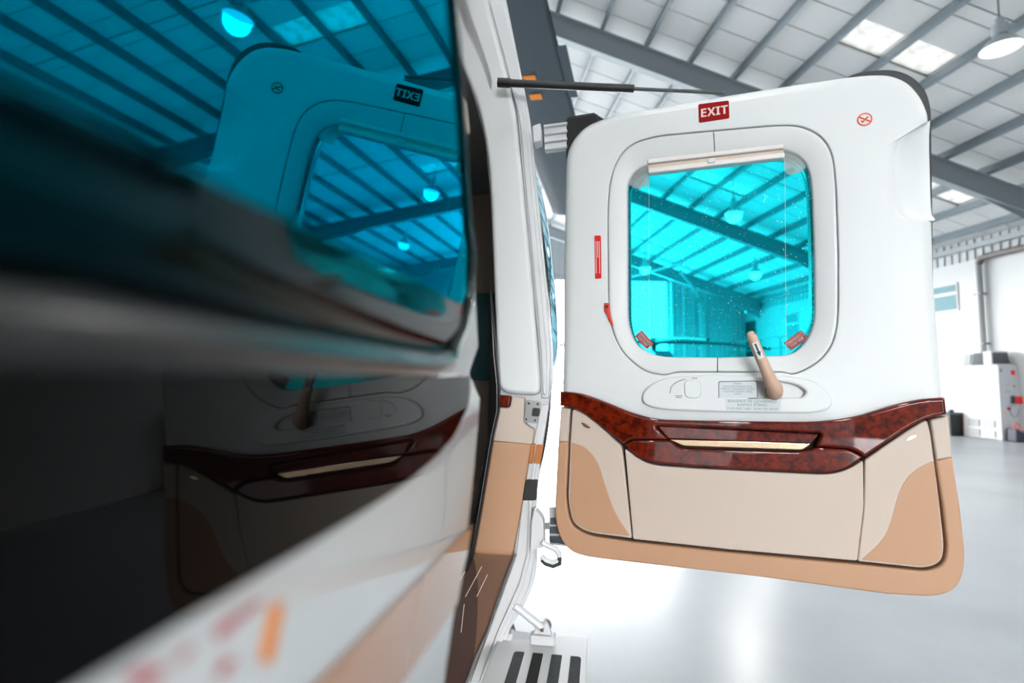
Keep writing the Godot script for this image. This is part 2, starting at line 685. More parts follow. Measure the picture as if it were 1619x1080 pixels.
func build_hangar() -> void:
	var left_x := 2 * RIDGE_X - EAVE_X
	var mid_d := (BACK_D + FRONT_D) / 2
	var len_d := BACK_D - FRONT_D
	# floor
	var f := setting("floor", "pale grey polished epoxy hangar floor", "floor")
	var st := mb()
	bx(st, Vector3((left_x + EAVE_X) / 2, -0.1, -mid_d), Vector3(EAVE_X - left_x, 0.2, len_d))
	part("slab", st, M.floor, f)
	st = mb()
	bx(st, Vector3(0, -0.16, -BACK_D - 60), Vector3(260, 0.2, 119.9))
	part("apron", st, M.apron, f)
	# ceiling: deck, panels, purlins, rafters
	var c := setting("ceiling", "white lined pitched hangar roof on dark grey steel purlins and rafters", "ceiling")
	var deck := mb()
	var rest := mb()
	var cells := []
	var shared := {}
	for side in 2:
		for i in 20:
			var col := -5 + i if side == 0 else -6 - i
			var x0 := maxf(RIDGE_X + 5.0 + col, left_x)
			var x1 := minf(RIDGE_X + 6.0 + col, EAVE_X)
			if x1 - x0 < 0.05:
				continue
			var b := beam_basis(x0, x1)
			var w := Vector2(x1 - x0, roof_y(x1) - roof_y(x0)).length()
			for row in range(-33, 27):
				var d0 := maxf(8.7775 + row * 0.705, FRONT_D)
				var d1 := minf(8.7775 + (row + 1) * 0.705, BACK_D)
				if d1 - d0 < 0.05:
					continue
				var at := Vector3((x0 + x1) / 2, (roof_y(x0) + roof_y(x1)) / 2, -(d0 + d1) / 2)
				var sky_cell := is_skylight(col, row)
				if not sky_cell:
					bx(deck, at + b.y * 0.31, Vector3(w + 0.01, 0.03, d1 - d0 + 0.01), 0.0, b)
				var p: Vector3 = at.rotated(Vector3.UP, HANG) - Vector3(0, EYE, 0)
				var rel := p.rotated(Vector3.RIGHT, -0.067)
				var seen := rel.z < -1.0 and absf(rel.x / rel.z) < 1.0 and absf(rel.y / rel.z) < 0.68 and rel.x / -rel.z > 0.02
				cells.append({"at": at + b.y * (0.285 if sky_cell else 0.22), "b": b, "size": Vector3(w + 0.03, 0.04, d1 - d0 + 0.03) if sky_cell else Vector3(w - 0.012, 0.04, d1 - d0 - 0.025), "sky": sky_cell, "score": (1000.0 if seen else 0.0) - p.length(), "tone": (col * 7 + row * 3) % 5 == 0})
	cells.sort_custom(func(a, b): return a.score > b.score)
	for i in cells.size():
		var q: Dictionary = cells[i]
		if i < 290 or q.sky:
			var key := "%.2f %.2f %s" % [q.size.x, q.size.z, q.sky]
			if not shared.has(key):
				var s2 := mb()
				bx(s2, Vector3.ZERO, q.size, 0.006)
				shared[key] = s2.commit()
			var o := MeshInstance3D.new()
			o.mesh = shared[key]
			o.material_override = M.skylight if q.sky else (M.roof_panel_b if q.tone else M.roof_panel)
			o.name = "skylight_panel" if q.sky else "roof_panel"
			o.transform = Transform3D(q.b, q.at)
			c.add_child(o, true)
		else:
			bx(rest, q.at, q.size, 0.0, q.b)
	var ro := part("distant_roof_panels", rest, M.roof_panel, c)
	ro.set_meta("kind", "stuff")
	part("roof_deck", deck, M.roof_deck, c)
	var pst := mb()   # one C section, shared by every purlin
	for b in [[Vector3(0, 0, 0), Vector3(0.012, 0.2, len_d)], [Vector3(0.035, 0.094, 0), Vector3(0.07, 0.012, len_d)], [Vector3(0.035, -0.094, 0), Vector3(0.07, 0.012, len_d)], [Vector3(0.066, -0.08, 0), Vector3(0.01, 0.03, len_d)]]:
		bx(pst, b[0], b[1])
	pst.set_material(M.purlin)
	var pm := pst.commit()
	for i in range(-19, 20):
		if i == 0:
			continue
		var k := RIDGE_X + i
		var o := MeshInstance3D.new()
		o.mesh = pm
		o.name = "purlin"
		var b := beam_basis(k - 0.1, k + 0.1)
		o.transform = Transform3D(b, Vector3(k, roof_y(k), -mid_d) + b.y * 0.10)
		c.add_child(o, true)
	for d in [-9.9, -2.85, 4.2, 11.25, 18.3, 25.35]:
		for side in 2:
			var x0 := RIDGE_X
			var x1 := EAVE_X if side == 0 else left_x
			var b := beam_basis(x0, x1)
			var ln := Vector2(x1 - x0, roof_y(x1) - roof_y(x0)).length()
			var mid := Vector3((x0 + x1) / 2, (roof_y(x0) + roof_y(x1)) / 2, -d) - Vector3.UP * 0.28
			st = mb()
			bx(st, mid, Vector3(ln, 0.5, 0.014), 0.0, b)
			bx(st, mid + Vector3.UP * 0.26, Vector3(ln, 0.02, 0.2), 0.004, b)
			bx(st, mid - Vector3.UP * 0.26, Vector3(ln, 0.02, 0.2), 0.004, b)
			part("rafter", st, M.beam, c)
		for x in [EAVE_X - 0.3]:
			st = mb()   # haunch at the eave
			plate(st, PackedVector2Array([Vector2(x - 2.6, roof_y(x - 2.6) - 0.52), Vector2(x + 0.2, roof_y(x) - 1.0), Vector2(x + 0.2, roof_y(x) - 0.5)]), -0.007 - d, 0.007 - d)
			part("haunch", st, M.beam, c)
	for k in 3:   # thin sag rods between purlins
		var x0 := 2.0 + k * 4.0
		for d in [7.7, 14.8]:
			st = mb()
			tube(st, [Vector3(x0, roof_y(x0) + 0.1, -d), Vector3(x0 + 4.0, roof_y(x0 + 4.0) + 0.1, -d)], 0.012, 6)
			part("sag_rod", st, M.wire, c)
	# right wall: white blockwork below, ribbed cladding above
	var r := setting("wall_right", "white hangar side wall with grey ribbed cladding along its top", "wall")
	st = mb()
	bx(st, Vector3(EAVE_X + 0.1, 2.52, -mid_d), Vector3(0.2, 5.04, len_d))
	part("white_wall", st, M.wall, r)
	st = mb()
	corrugated(st, Vector3(EAVE_X + 0.06, 0, -FRONT_D), Vector3(0, 0, -1), Vector3(-1, 0, 0), len_d, func(_s): return 4.9, func(_s): return 5.95)
	part("ribbed_cladding", st, M.cladding, r)
	st = mb()
	bx(st, Vector3(EAVE_X + 0.16, 5.5, -mid_d), Vector3(0.1, 1.3, len_d))
	part("cladding_backing", st, M.cladding, r)
	st = mb()
	bx(st, Vector3(EAVE_X - 0.05, 5.42, -mid_d), Vector3(0.12, 0.16, len_d), 0.01)
	part("eave_beam", st, M.beam, r)
	# left wall
	var l := setting("wall_left", "ribbed grey hangar side wall", "wall")
	st = mb()
	bx(st, Vector3(left_x - 0.1, 3.0, -mid_d), Vector3(0.2, 6.0, len_d))
	part("sheeting", st, M.cladding, l)
	# front wall, behind the camera, with an unseen doorway sized and placed to light the cabin door
	var g := setting("wall_front", "gable wall with an unseen open doorway sized to light the cabin door", "wall")
	gable(g, FRONT_D, -2.0, 2.5, 4.8, 0.15)
	# back wall with the bright doorway
	var bw := setting("wall_back", "ribbed gable wall with a bright open hangar doorway", "wall")
	gable(bw, BACK_D, -16.0, 10.3, 6.62, -0.15)
	st = mb()
	corrugated(st, Vector3(10.3, 0, -BACK_D + 0.02), Vector3(1, 0, 0), Vector3(0, 0, 1), EAVE_X - 10.3, func(_s): return 0.0, func(s): return roof_y(10.3 + s))
	part("ribbed_cladding", st, M.cladding, bw)
	st = mb()
	corrugated(st, Vector3(-16, 0, -BACK_D + 0.02), Vector3(1, 0, 0), Vector3(0, 0, 1), 26.3, func(_s): return 6.62, func(s): return roof_y(-16 + s))
	part("ribbed_cladding", st, M.cladding, bw)
	for x in [10.5, 11.1]:
		st = mb()
		bx(st, Vector3(x, 3.3, -BACK_D + 0.12), Vector3(0.1, 6.6, 0.2), 0.01)
		part("door_post", st, M.wall, bw)
	st = mb()
	bx(st, Vector3(-2.8, 6.7, -BACK_D + 0.14), Vector3(26.4, 0.2, 0.24), 0.01)
	part("door_header", st, M.beam, bw)
	st = mb()
	bx(st, Vector3(12.0, roof_y(12.0) / 2 - 0.4, -BACK_D + 0.3), Vector3(0.25, roof_y(12.0) - 0.8, 0.3), 0.01)
	part("column", st, M.pale_grey, bw)
	st = mb()
	tube(st, [Vector3(9.4, 6.4, -23.0), Vector3(12.0, 5.6, -BACK_D + 0.5)], 0.06, 8)
	part("brace", st, M.beam, bw)
	st = mb()
	tube(st, [Vector3(9.2, roof_y(9.2) - 0.6, -22.5), Vector3(6.6, 6.3, -BACK_D + 0.4)], 0.05, 8)
	part("brace", st, M.wall, bw)


func gable_y(x: float) -> float:
	return roof_y(x) + 0.3


func gable(parent: Node3D, d: float, ox0: float, ox1: float, oy: float, out: float) -> void:
	var left_x := 2 * RIDGE_X - EAVE_X
	for poly in [
			[Vector2(left_x, 0), Vector2(ox0, 0), Vector2(ox0, gable_y(ox0)), Vector2(minf(RIDGE_X, ox0 - 0.01), gable_y(minf(RIDGE_X, ox0 - 0.01))), Vector2(left_x, EAVE_Y + 0.3)],
			[Vector2(ox0, oy), Vector2(ox1, oy), Vector2(ox1, gable_y(ox1)), Vector2(clampf(RIDGE_X, ox0, ox1 - 0.01), gable_y(clampf(RIDGE_X, ox0, ox1))), Vector2(ox0 - 0.005, gable_y(ox0))],
			[Vector2(ox1, 0), Vector2(EAVE_X, 0), Vector2(EAVE_X, EAVE_Y + 0.3), Vector2(ox1, gable_y(ox1))]]:
		var st := mb()
		plate(st, PackedVector2Array(poly), -d - 0.15 if out < 0 else -d, -d if out < 0 else -d + 0.15)
		part("sheeting", st, M.cladding, parent)


func build_lamps() -> void:
	var spots := []
	var rows := [[7.8, "row along the white wall"], [0.0, "row over the open white helicopter"], [-8.0, "row just past the roof ridge"], [-16.0, "row along the grey wall"]]
	var ranks := ["fifth", "fourth", "third", "second", "first"]
	for r in rows:
		for k in 5:
			spots.append([Vector3(r[0], 0, [-9.0, -1.0, 7.0, 15.0, 23.0][k]), "high bay lamp, %s from the bright doorway, %s" % [ranks[k], r[1]]])
	spots.append([Vector3(11.2, 0, 20.0), "small high bay lamp low under the roof slope above the gallery rail"])
	var body := mb()
	lathe(body, [Vector2(0.0, 0.46), Vector2(0.06, 0.46), Vector2(0.06, 0.36), Vector2(0.1, 0.36), Vector2(0.1, 0.2), Vector2(0.07, 0.2), Vector2(0.11, 0.16), Vector2(0.19, 0.1), Vector2(0.24, 0.03), Vector2(0.262, 0.0), Vector2(0.25, 0.0)])
	body.set_material(M.lamp_body)
	var body_mesh := body.commit()
	var glow := mb()
	lathe(glow, [Vector2(0.25, 0.0), Vector2(0.2, -0.025), Vector2(0.1, -0.04), Vector2(0.0, -0.045)])
	glow.set_material(M.lamp_glow)
	var glow_mesh := glow.commit()
	for i in spots.size():
		var p: Vector3 = spots[i][0]
		var top := roof_y(p.x) - 0.2
		var y := 6.62 if p.x == 7.8 else (5.75 if p.x > 9 else top - 1.0)
		var label: String = spots[i][1]
		var o := thing("ceiling_lamp", label, "lamp", hg(p.x, y, p.z), HANG, "high bay lamps under the roof")
		var b := MeshInstance3D.new()
		b.mesh = body_mesh
		b.name = "housing"
		o.add_child(b, true)
		var g := MeshInstance3D.new()
		g.mesh = glow_mesh
		g.name = "diffuser"
		o.add_child(g, true)
		var st := mb()
		tube(st, [Vector3(0, 0.44, 0), Vector3(0, top - y, 0)], 0.012, 8)
		part("hanging_rod", st, M.wire, o)
		var li := SpotLight3D.new()
		li.name = "lamp_light"
		li.position = Vector3(0, -0.07, 0)
		li.rotation.x = -PI / 2
		li.spot_angle = 82.0
		li.spot_angle_attenuation = 0.5
		li.spot_range = 60.0
		li.light_size = 0.22
		li.light_energy = 60.0
		li.light_color = Color(1.0, 0.985, 0.965)
		li.shadow_enabled = true
		o.add_child(li, true)


# ---------------------------------------------------------------- the helicopter
func front_l(a: float, h: float) -> float:
	# how far the near side of the nose section stands out, at a distance along it and a height above the eye
	var lb := -0.150 - 0.067 * (a - 0.4)
	if h >= 0.03:
		return lb + 0.107 * h - (0.25 * (h - 0.5) ** 2 if h > 0.5 else 0.0)
	if h >= 0.0:
		return lb - 0.012
	if h >= -0.15:
		return lb - 0.07 * h
	return lb + 0.0105 - 0.25 * (h + 0.15) ** 2


func aft_l(h: float, a: float) -> float:
	return -0.168 - (0.12 * h * h if h > 0 else 0.4 * h * h) - 0.12 * maxf(0.0, a - 1.86)


func look(table: Array, h: float) -> float:
	# table of a, h, 0 sorted by falling h
	var n := table.size() / 3
	if h >= table[1]:
		return table[0]
	for i in n - 1:
		var h0: float = table[i * 3 + 1]
		var h1: float = table[i * 3 + 4]
		if h <= h0 and h >= h1:
			return lerpf(table[i * 3], table[i * 3 + 3], (h0 - h) / maxf(1e-6, h0 - h1))
	return table[n * 3 - 3]


func skin_point(a: float, h: float, off := 0.0) -> Vector3:
	return Vector3(front_l(a, h) + off, EYE + h, -a)


func skin_poly(st: SurfaceTool, arr: Array, off: float) -> void:
	var poly := shape(arr)
	var idx := Geometry2D.triangulate_polygon(poly)
	var n := Vector3(1, 0, 0)
	for k in range(0, idx.size(), 3):
		tri(st, skin_point(poly[idx[k]].x, poly[idx[k]].y, off), skin_point(poly[idx[k + 1]].x, poly[idx[k + 1]].y, off), skin_point(poly[idx[k + 2]].x, poly[idx[k + 2]].y, off), n, n, n)
	for i in poly.size():   # a rim, so that the marking has thickness
		var p := poly[i]
		var q := poly[(i + 1) % poly.size()]
		var e := (q - p).normalized()
		quad(st, skin_point(p.x, p.y, off), skin_point(q.x, q.y, off), skin_point(q.x, q.y, off - 0.001), skin_point(p.x, p.y, off - 0.001), Vector3(0, -e.x, -e.y))


func close_ends(rows: Array, z0: float, z1: float) -> void:
	# draw the two ends of a lofted shell in towards its middle
	for e in [[0, z0], [-1, z1]]:
		var line := []
		for q in rows[e[0]]:
			line.append(Vector3(-1.2 + (q.x + 1.2) * 0.12, EYE + 0.2 + (q.y - EYE - 0.2) * 0.2, e[1]))
		if e[0] == 0:
			rows.push_front(line)
		else:
			rows.append(line)


func jamb(called: String, arr: Array, a: float, thick: float, bevel: float, m: Material, parent: Node3D) -> MeshInstance3D:
	var st := mb()
	plate(st, shape(arr), -a - thick, -a, bevel)
	return part(called, st, m, parent)


func build_helicopter() -> void:
	heli = thing("helicopter", "white and tan helicopter with blue tinted windows, its cabin door swung open", "helicopter", Vector3.ZERO, FUSE)
	var edge := [0.3573, 0.3293, 0, 0.4078, 0.3087, 0, 0.4556, 0.29, 0, 0.5375, 0.2189, 0, 0.6054, 0.153, 0, 0.657, 0.1043, 0, 0.7334, 0.0326, 0, 0.7575, -0.0254, 0, 0.7222, -0.068, 0, 0.6566, -0.1292, 0, 0.6188, -0.1723, 0, 0.5963, -0.189, 0, 0.5578, -0.2343, 0, 0.5231, -0.2762, 0]
	var glass_edge := [0.346, 0.3195, 0, 0.3901, 0.2959, 0, 0.4418, 0.2474, 0, 0.4985, 0.1954, 0, 0.5559, 0.134, 0, 0.5696, 0.0985, 0, 0.558, 0.0624, 0, 0.5151, 0.0357, 0, 0.5321, 0.026, 0]
	# nose section: near side skin
	var st := mb()
	var rows := []
	var rim := []
	for i in 71:
		var h := lerpf(1.5, -1.05, i / 70.0)
		var e := look(edge, h)
		var line := []
		for k in 15:
			line.append(skin_point(lerpf(-2.0, e, k / 14.0), h))
		line.push_front(Vector3(-1.2, EYE + 0.2 + (h - 0.2) * 0.2, 2.8))
		rows.append(line)
		rim.append([skin_point(e, h), skin_point(e + 0.004, h, -0.008), skin_point(e + 0.002, h, -0.05)])
	grid(st, rows, true)
	grid(st, rim, true)
	var skin := part("nose_skin", st, M.paint_white, heli)
	# bubble window; its rolled lower edge is coloured dark to mimic the black panel mirrored
	st = mb()
	rows = []
	for i in 49:
		var t := i / 48.0
		var line := []
		for k in 13:
			var h := lerpf(1.0, 0.0725, t)
			var a := lerpf(-1.2, look(glass_edge, h), k / 12.0)
			line.append(skin_point(a, h + (0.0557 + 0.042 * a - 0.0725) * t * t, 0.005))
		rows.append(line)
	grid(st, rows, true)
	var sheet := mb()   # tinted sheet over the mirror film, 3 mm thick
	for z in [0.0015, 0.0045]:
		var out := []
		for r in rows:
			var line := []
			for q in r:
				line.append(q + Vector3(z, 0, 0))
			out.append(line)
		grid(sheet, out, z > 0.003)
	var win := part("nose_window", st, M.film, heli)
	part("tinted_sheet", sheet, M.tint, win)
	win.set_meta("label", "blue mirrored window on the nose")
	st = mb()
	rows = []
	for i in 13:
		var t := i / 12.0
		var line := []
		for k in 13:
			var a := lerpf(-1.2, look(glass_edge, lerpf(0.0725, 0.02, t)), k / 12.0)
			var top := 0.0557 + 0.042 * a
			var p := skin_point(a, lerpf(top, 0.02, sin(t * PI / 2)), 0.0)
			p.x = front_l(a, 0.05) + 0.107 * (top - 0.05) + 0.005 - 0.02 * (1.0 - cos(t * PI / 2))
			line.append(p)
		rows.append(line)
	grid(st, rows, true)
	part("window_lip", st, M.lip_reflection, win)
	# rubber seal along the sill and up the rear edge of the window
	st = mb()
	var path := []
	var rad := []
	for k in 12:
		var a := lerpf(-1.2, 0.36, k / 11.0)
		path.append(Vector3(front_l(a, -0.001) - 0.002, EYE + 0.0115, -a))
		rad.append(0.0125)
	var bend := [0.4509, 0.0111, 0, 0.5324, 0.0182, 0, 0.5389, 0.0307, 0, 0.5787, 0.0576, 0, 0.595, 0.0955, 0, 0.5763, 0.1387, 0]
	for i in bend.size() / 3:
		var h: float = bend[i * 3 + 1]
		path.append(Vector3(front_l(bend[i * 3], maxf(h, 0.032)) + lerpf(-0.003, 0.006, clampf(h / 0.08, 0, 1)), EYE + h, -bend[i * 3]))
		rad.append(lerpf(0.0125, 0.005, clampf((h - 0.0115) / 0.06, 0, 1)))
	for i in 12:
		var h := lerpf(0.16, 1.0, i / 11.0)
		path.append(skin_point(look(glass_edge, h) + 0.007, h, 0.005))
		rad.append(0.005)
	tube(st, path, rad, 14)
	part("window_seal", st, M.seal, heli)
	# black glazed panel below the window
	st = mb()
	var black := shape([-1.2, 0.003, 0, 0.668, 0.003, 0, 0.666, -0.012, 0.01, 0.650, -0.03, 0.02, 0.6271, -0.0398, 0.02, 0.5534, -0.0617, 0.03, 0.4668, -0.0719, 0.03, 0.3706, -0.0772, 0.04, 0.2784, -0.0765, 0.05, 0.1504, -0.0735, 0.02, -1.2, -0.073, 0])
	var along := Vector3(-0.067, 0, -1).normalized()
	var upward := Vector3(-0.07, 1, 0).normalized()
	var tilt := Transform3D(Basis(along, upward, along.cross(upward)), Vector3(-0.150 + 0.067 * 0.4 + 0.004, EYE, 0))
	plate(st, black, -0.004, 0.0, 0.0015, [], tilt)
	var bp := part("lower_window", st, M.black_gloss, heli)
	bp.set_meta("label", "glossy black lower window panel")
	# markings
	st = mb()
	rows = []
	for i in 9:
		var line := []
		for k in 15:
			var t := k / 14.0
			var h0 := lerpf(-0.14, -0.226, i / 8.0)
			var a := lerpf(-1.0, look(edge, h0) - 0.002, t)
			line.append(skin_point(a, lerpf(-0.115 - 0.095 * a, -0.163 - 0.130 * a, i / 8.0), 0.0012))
		rows.append(line)
	grid(st, rows, true)
	part("tan_stripe", st, M.paint_tan, skin)
	st = mb()
	skin_poly(st, [0.1918, -0.1065, 0, 0.201, -0.0898, 0, 0.2087, -0.0919, 0, 0.1987, -0.1109, 0], 0.0015)
	part("orange_marking", st, M.orange, skin)
	for mark in [[0.1657, -0.0845, 0, 0.1726, -0.0835, 0, 0.1914, -0.0842, 0, 0.193, -0.0863, 0, 0.1799, -0.0866, 0, 0.1689, -0.088, 0], [0.149, -0.0838, 0, 0.1535, -0.0827, 0, 0.1551, -0.0842, 0, 0.15, -0.0858, 0], [0.1295, -0.0805, 0, 0.1343, -0.0795, 0, 0.1447, -0.0848, 0, 0.1402, -0.0853, 0, 0.135, -0.0855, 0], [0.1662, -0.0971, 0, 0.172, -0.0957, 0, 0.1762, -0.0982, 0, 0.1697, -0.1006, 0]]:
		st = mb()
		skin_poly(st, mark, 0.0015)
		part("red_lettering", st, M.pink_red, skin)
	# inner side of the nose section and cabin lining, dark
	st = mb()
	bx(st, Vector3(-0.62, EYE + 0.1, 0.45), Vector3(0.8, 2.0, 0.06))
	bx(st, Vector3(-1.36, EYE - 0.98, -1.4), Vector3(1.4, 0.06, 6.4))
	bx(st, Vector3(-1.32, EYE + 0.3, -4.55), Vector3(1.36, 2.6, 0.06))
	bx(st, Vector3(-2.25, EYE + 0.1, -1.4), Vector3(0.06, 2.3, 6.4))
	part("cabin_lining", st, M.interior, heli)
	st = mb()
	plate(st, rrect(-1.0, EYE + 0.35, 0.8, 0.75, 0.12), -4.5, -4.48, 0.006)
	part("cabin_divider_window", st, M.interior_teal, heli)
	var seat := mb()
	plate(seat, rrect(-0.95, EYE - 0.25, 0.6, 1.1, 0.14), -2.6, -2.45, 0.05)
	plate(seat, rrect(-0.95, EYE - 0.72, 0.62, 0.2, 0.06), -2.5, -1.98, 0.05)
	part("cabin_seat", seat, M.interior, heli)
	# crown of the fuselage over the cabin, far side and belly
	st = mb()
	rows = []
	for i in 15:
		var a := lerpf(-2.0, 6.0, i / 14.0)
		var tp := 0.12 * maxf(0.0, a - 1.86)
		var line := []
		for s in 25:
			var t := lerpf(0.0, PI, s / 24.0)
			line.append(Vector3(-1.2 + (0.77 - tp) * signf(cos(t)) * absf(cos(t)) ** 0.6, EYE + 1.5 + 0.4 * sin(t), -a))
		line.append(Vector3(-2.32 + tp, EYE + 0.2, -a))
		line.append(Vector3(-2.1 + tp, EYE - 0.8, -a))
		line.append(Vector3(-1.7, EYE - 1.05, -a))
		line.append(Vector3(-0.45 - tp, EYE - 1.05, -a))
		rows.append(line)
	close_ends(rows, 2.8, -6.9)
	grid(st, rows, true)
	part("fuselage_crown", st, M.paint_white, heli)
	# aft fuselage side with its blue window
	st = mb()
	rows = []
	for i in 45:
		var h := lerpf(1.55, -1.05, i / 44.0)
		var line := []
		for k in 11:
			var a := lerpf(1.88, 6.0, k / 10.0)
			line.append(Vector3(aft_l(h, a), EYE + h, -a))
		line.append(Vector3(-1.2, EYE + 0.2 + (h - 0.2) * 0.2, -6.9))
		rows.append(line)
	grid(st, rows, true)
	part("aft_skin", st, M.aft_paint, heli)
	st = mb()
	rows = []
	var ring := []
	for i in 31:
		var t := i / 30.0
		var h := lerpf(1.0, 0.02, t)
		var w := 1.0 - absf(2.0 * t - 1.0) ** 6
		var line := []
		for k in 13:
			var a := lerpf(2.5 - 0.5 * w, 2.5 + 0.6 * w, k / 12.0)
			var bulge := 0.055 * sin(PI * k / 12.0) ** 0.5 * (w ** 0.5)
			line.append(Vector3(aft_l(h, a) + 0.004 + bulge, EYE + h, -a))
		rows.append(line)
		ring.append(line[0])
	grid(st, rows, true)
	var aw := part("aft_window", st, M.aft_glass, heli)
	st = mb()
	tube(st, ring, 0.007, 8)
	part("window_seal", st, M.seal, aw)
	# door frame of the cabin opening: ridged metal surround
	jamb("door_frame", [-0.6041, 3.2349, 0, -0.3677, 3.2036, 0, -0.3339, 3.0507, 0, -0.2772, 2.7576, 0.044, -0.2471, 2.5974, 0.044, -0.2225, 2.3468, 0.044, -0.2026, 2.1519, 0.044, -0.1832, 1.9489, 0.044, -0.1686, 1.7362, 0.044, -0.1691, 1.6346, 0.044, -0.1805, 1.5554, 0.044, -0.2032, 1.4176, 0.044, -0.228, 1.2395, 0.044, -0.2265, 1.0218, 0.044, -0.231, 0.9708, 0.044, -0.253, 0.8978, 0.044, -0.3189, 0.786, 0, -0.365, 0.6066, 0, -0.4089, 0.4987, 0, -0.5545, 0.4844, 0, -0.4631, 1.0674, 0, -0.3555, 1.554, 0, -0.3649, 1.7332, 0.044, -0.3894, 2.2862, 0.044, -0.4114, 2.5245, 0.044, -0.4649, 2.7219, 0.044, -0.5117, 2.8364, 0.044, -0.6021, 3.0325, 0], 1.88, 0.03, 0.004, M.jamb_white, heli)
	jamb("frame_ridge", [-0.3955, 3.0472, 0, -0.324, 2.7654, 0.044, -0.289, 2.5934, 0.044, -0.2618, 2.2744, 0.044, -0.2374, 2.0156, 0.044, -0.2115, 1.716, 0.044, -0.2054, 1.5778, 0, -0.179, 1.5779, 0, -0.1717, 1.7312, 0.044, -0.1884, 1.9467, 0.044, -0.21, 2.1482, 0.044, -0.2275, 2.3416, 0.044, -0.2544, 2.5906, 0.044, -0.2843, 2.7496, 0.044, -0.3407, 3.0406, 0], 1.868, 0.012, 0.005, M.jamb_white, heli)
	jamb("frame_ridge", [-0.3144, 2.7154, 0.0198, -0.2798, 2.5853, 0.044, -0.2529, 2.269, 0.044, -0.2288, 2.0124, 0.044, -0.2032, 1.7154, 0.044, -0.1993, 1.5892, 0.0176, -0.1862, 1.5893, 0.0176, -0.1856, 1.7306, 0.044, -0.2088, 2.0118, 0.044, -0.2348, 2.2908, 0.044, -0.2615, 2.5838, 0.044, -0.2982, 2.7139, 0.0198], 1.856, 0.012, 0.004, M.jamb_white, heli)
	jamb("frame_ridge", [-0.2054, 1.556, 0, -0.1791, 1.5562, 0, -0.2016, 1.4194, 0, -0.2218, 1.2643, 0, -0.229, 1.0413, 0, -0.251, 0.9351, 0, -0.3295, 0.7836, 0, -0.395, 0.612, 0, -0.4569, 0.6065, 0, -0.3933, 0.7725, 0, -0.2967, 1.0377, 0, -0.2723, 1.2261, 0, -0.2523, 1.3514, 0], 1.868, 0.012, 0.005, M.jamb_white, heli)
	jamb("frame_ridge", [-0.226, 1.4272, 0, -0.2151, 1.4274, 0, -0.2374, 1.235, 0, -0.2444, 1.0453, 0, -0.2705, 0.9395, 0, -0.3442, 0.7892, 0, -0.4093, 0.6188, 0, -0.4202, 0.6179, 0, -0.3573, 0.7883, 0, -0.2835, 0.9491, 0, -0.2574, 1.0446, 0, -0.2483, 1.2346, 0], 1.856, 0.012, 0.003, M.jamb_white, heli)
	jamb("frame_ridge", [-0.5294, 3.0524, 0, -0.4761, 3.046, 0, -0.3988, 2.8214, 0.044, -0.3679, 2.7085, 0.044, -0.3843, 2.6743, 0.022, -0.4224, 2.7973, 0.044, -0.4705, 2.8989, 0.044], 1.84, 0.03, 0.008, M.jamb_white, heli)
	# padded white pillar trim
	jamb("pillar_trim", [-0.5658, 3.0988, 0, -0.407, 3.0791, 0, -0.3854, 2.9795, 0.044, -0.3196, 2.7221, 0.044, -0.2897, 2.5812, 0.044, -0.2605, 2.2661, 0.044, -0.2365, 2.0107, 0.044, -0.213, 1.7152, 0.044, -0.2067, 1.6435, 0.044, -0.2091, 1.5873, 0.0308, -0.3257, 1.5954, 0.022, -0.3525, 1.6171, 0.022, -0.3594, 1.7314, 0.044, -0.3811, 2.2727, 0.044, -0.3884, 2.3954, 0.044, -0.4026, 2.5059, 0.044, -0.424, 2.6063, 0.044, -0.455, 2.699, 0.044, -0.5008, 2.8112, 0.044, -0.5499, 2.9497, 0.044], 1.84, 0.04, 0.016, M.white, heli)
	jamb("wood_cap", [-0.3588, 1.5906, 0.0088, -0.3096, 1.5864, 0.0088, -0.3163, 1.5449, 0.0088, -0.3632, 1.551, 0.0088], 1.845, 0.03, 0.005, M.wood, heli)
	jamb("beige_pillar_panel", [-0.3065, 1.5844, 0.0088, -0.2623, 1.5803, 0.0088, -0.2646, 1.4959, 0.0176, -0.2428, 1.479, 0.0132, -0.2275, 1.4749, 0.0132, -0.2342, 1.4212, 0, -0.3844, 1.4312, 0, -0.3622, 1.5447, 0.0176, -0.3132, 1.543, 0.0132], 1.845, 0.03, 0.005, M.beige, heli)
	jamb("tan_pillar_panel", [-0.3844, 1.4312, 0, -0.2342, 1.4212, 0, -0.2496, 1.3546, 0, -0.2694, 1.2307, 0, -0.3043, 1.0416, 0, -0.4543, 1.0421, 0, -0.4216, 1.2079, 0], 1.845, 0.03, 0.005, M.tan, heli)
	var lp := jamb("latch_plate", [-0.2543, 1.5743, 0.0066, -0.2043, 1.5682, 0.0066, -0.2154, 1.4931, 0.0066, -0.2632, 1.4989, 0.0066], 1.838, 0.004, 0.001, M.steel, heli)
	jamb("striker_hole", [-0.2319, 1.5468, 0.0066, -0.206, 1.5449, 0.0066, -0.2104, 1.5171, 0.0066, -0.2364, 1.5189, 0.0066], 1.833, 0.006, 0.001, M.black, lp)
	var screws := [-0.245, 1.5617, 0, -0.2146, 1.5598, 0, -0.2538, 1.508, 0, -0.2234, 1.5041, 0]
	for i in 4:
		st = mb()
		plate(st, circle(screws[i * 3], screws[i * 3 + 1], 0.004, 12), -1.838, -1.834, 0.001)
		part("screw", st, M.chrome, lp)
	jamb("copper_strip", [-0.2394, 1.4244, 0, -0.2242, 1.4226, 0, -0.2374, 1.3565, 0, -0.2482, 1.3583, 0], 1.84, 0.02, 0.002, M.copper, heli)
	jamb("copper_strip", [-0.2211, 1.4214, 0, -0.1972, 1.4198, 0, -0.2083, 1.3556, 0, -0.2322, 1.3572, 0], 1.85, 0.01, 0.002, M.copper, heli)
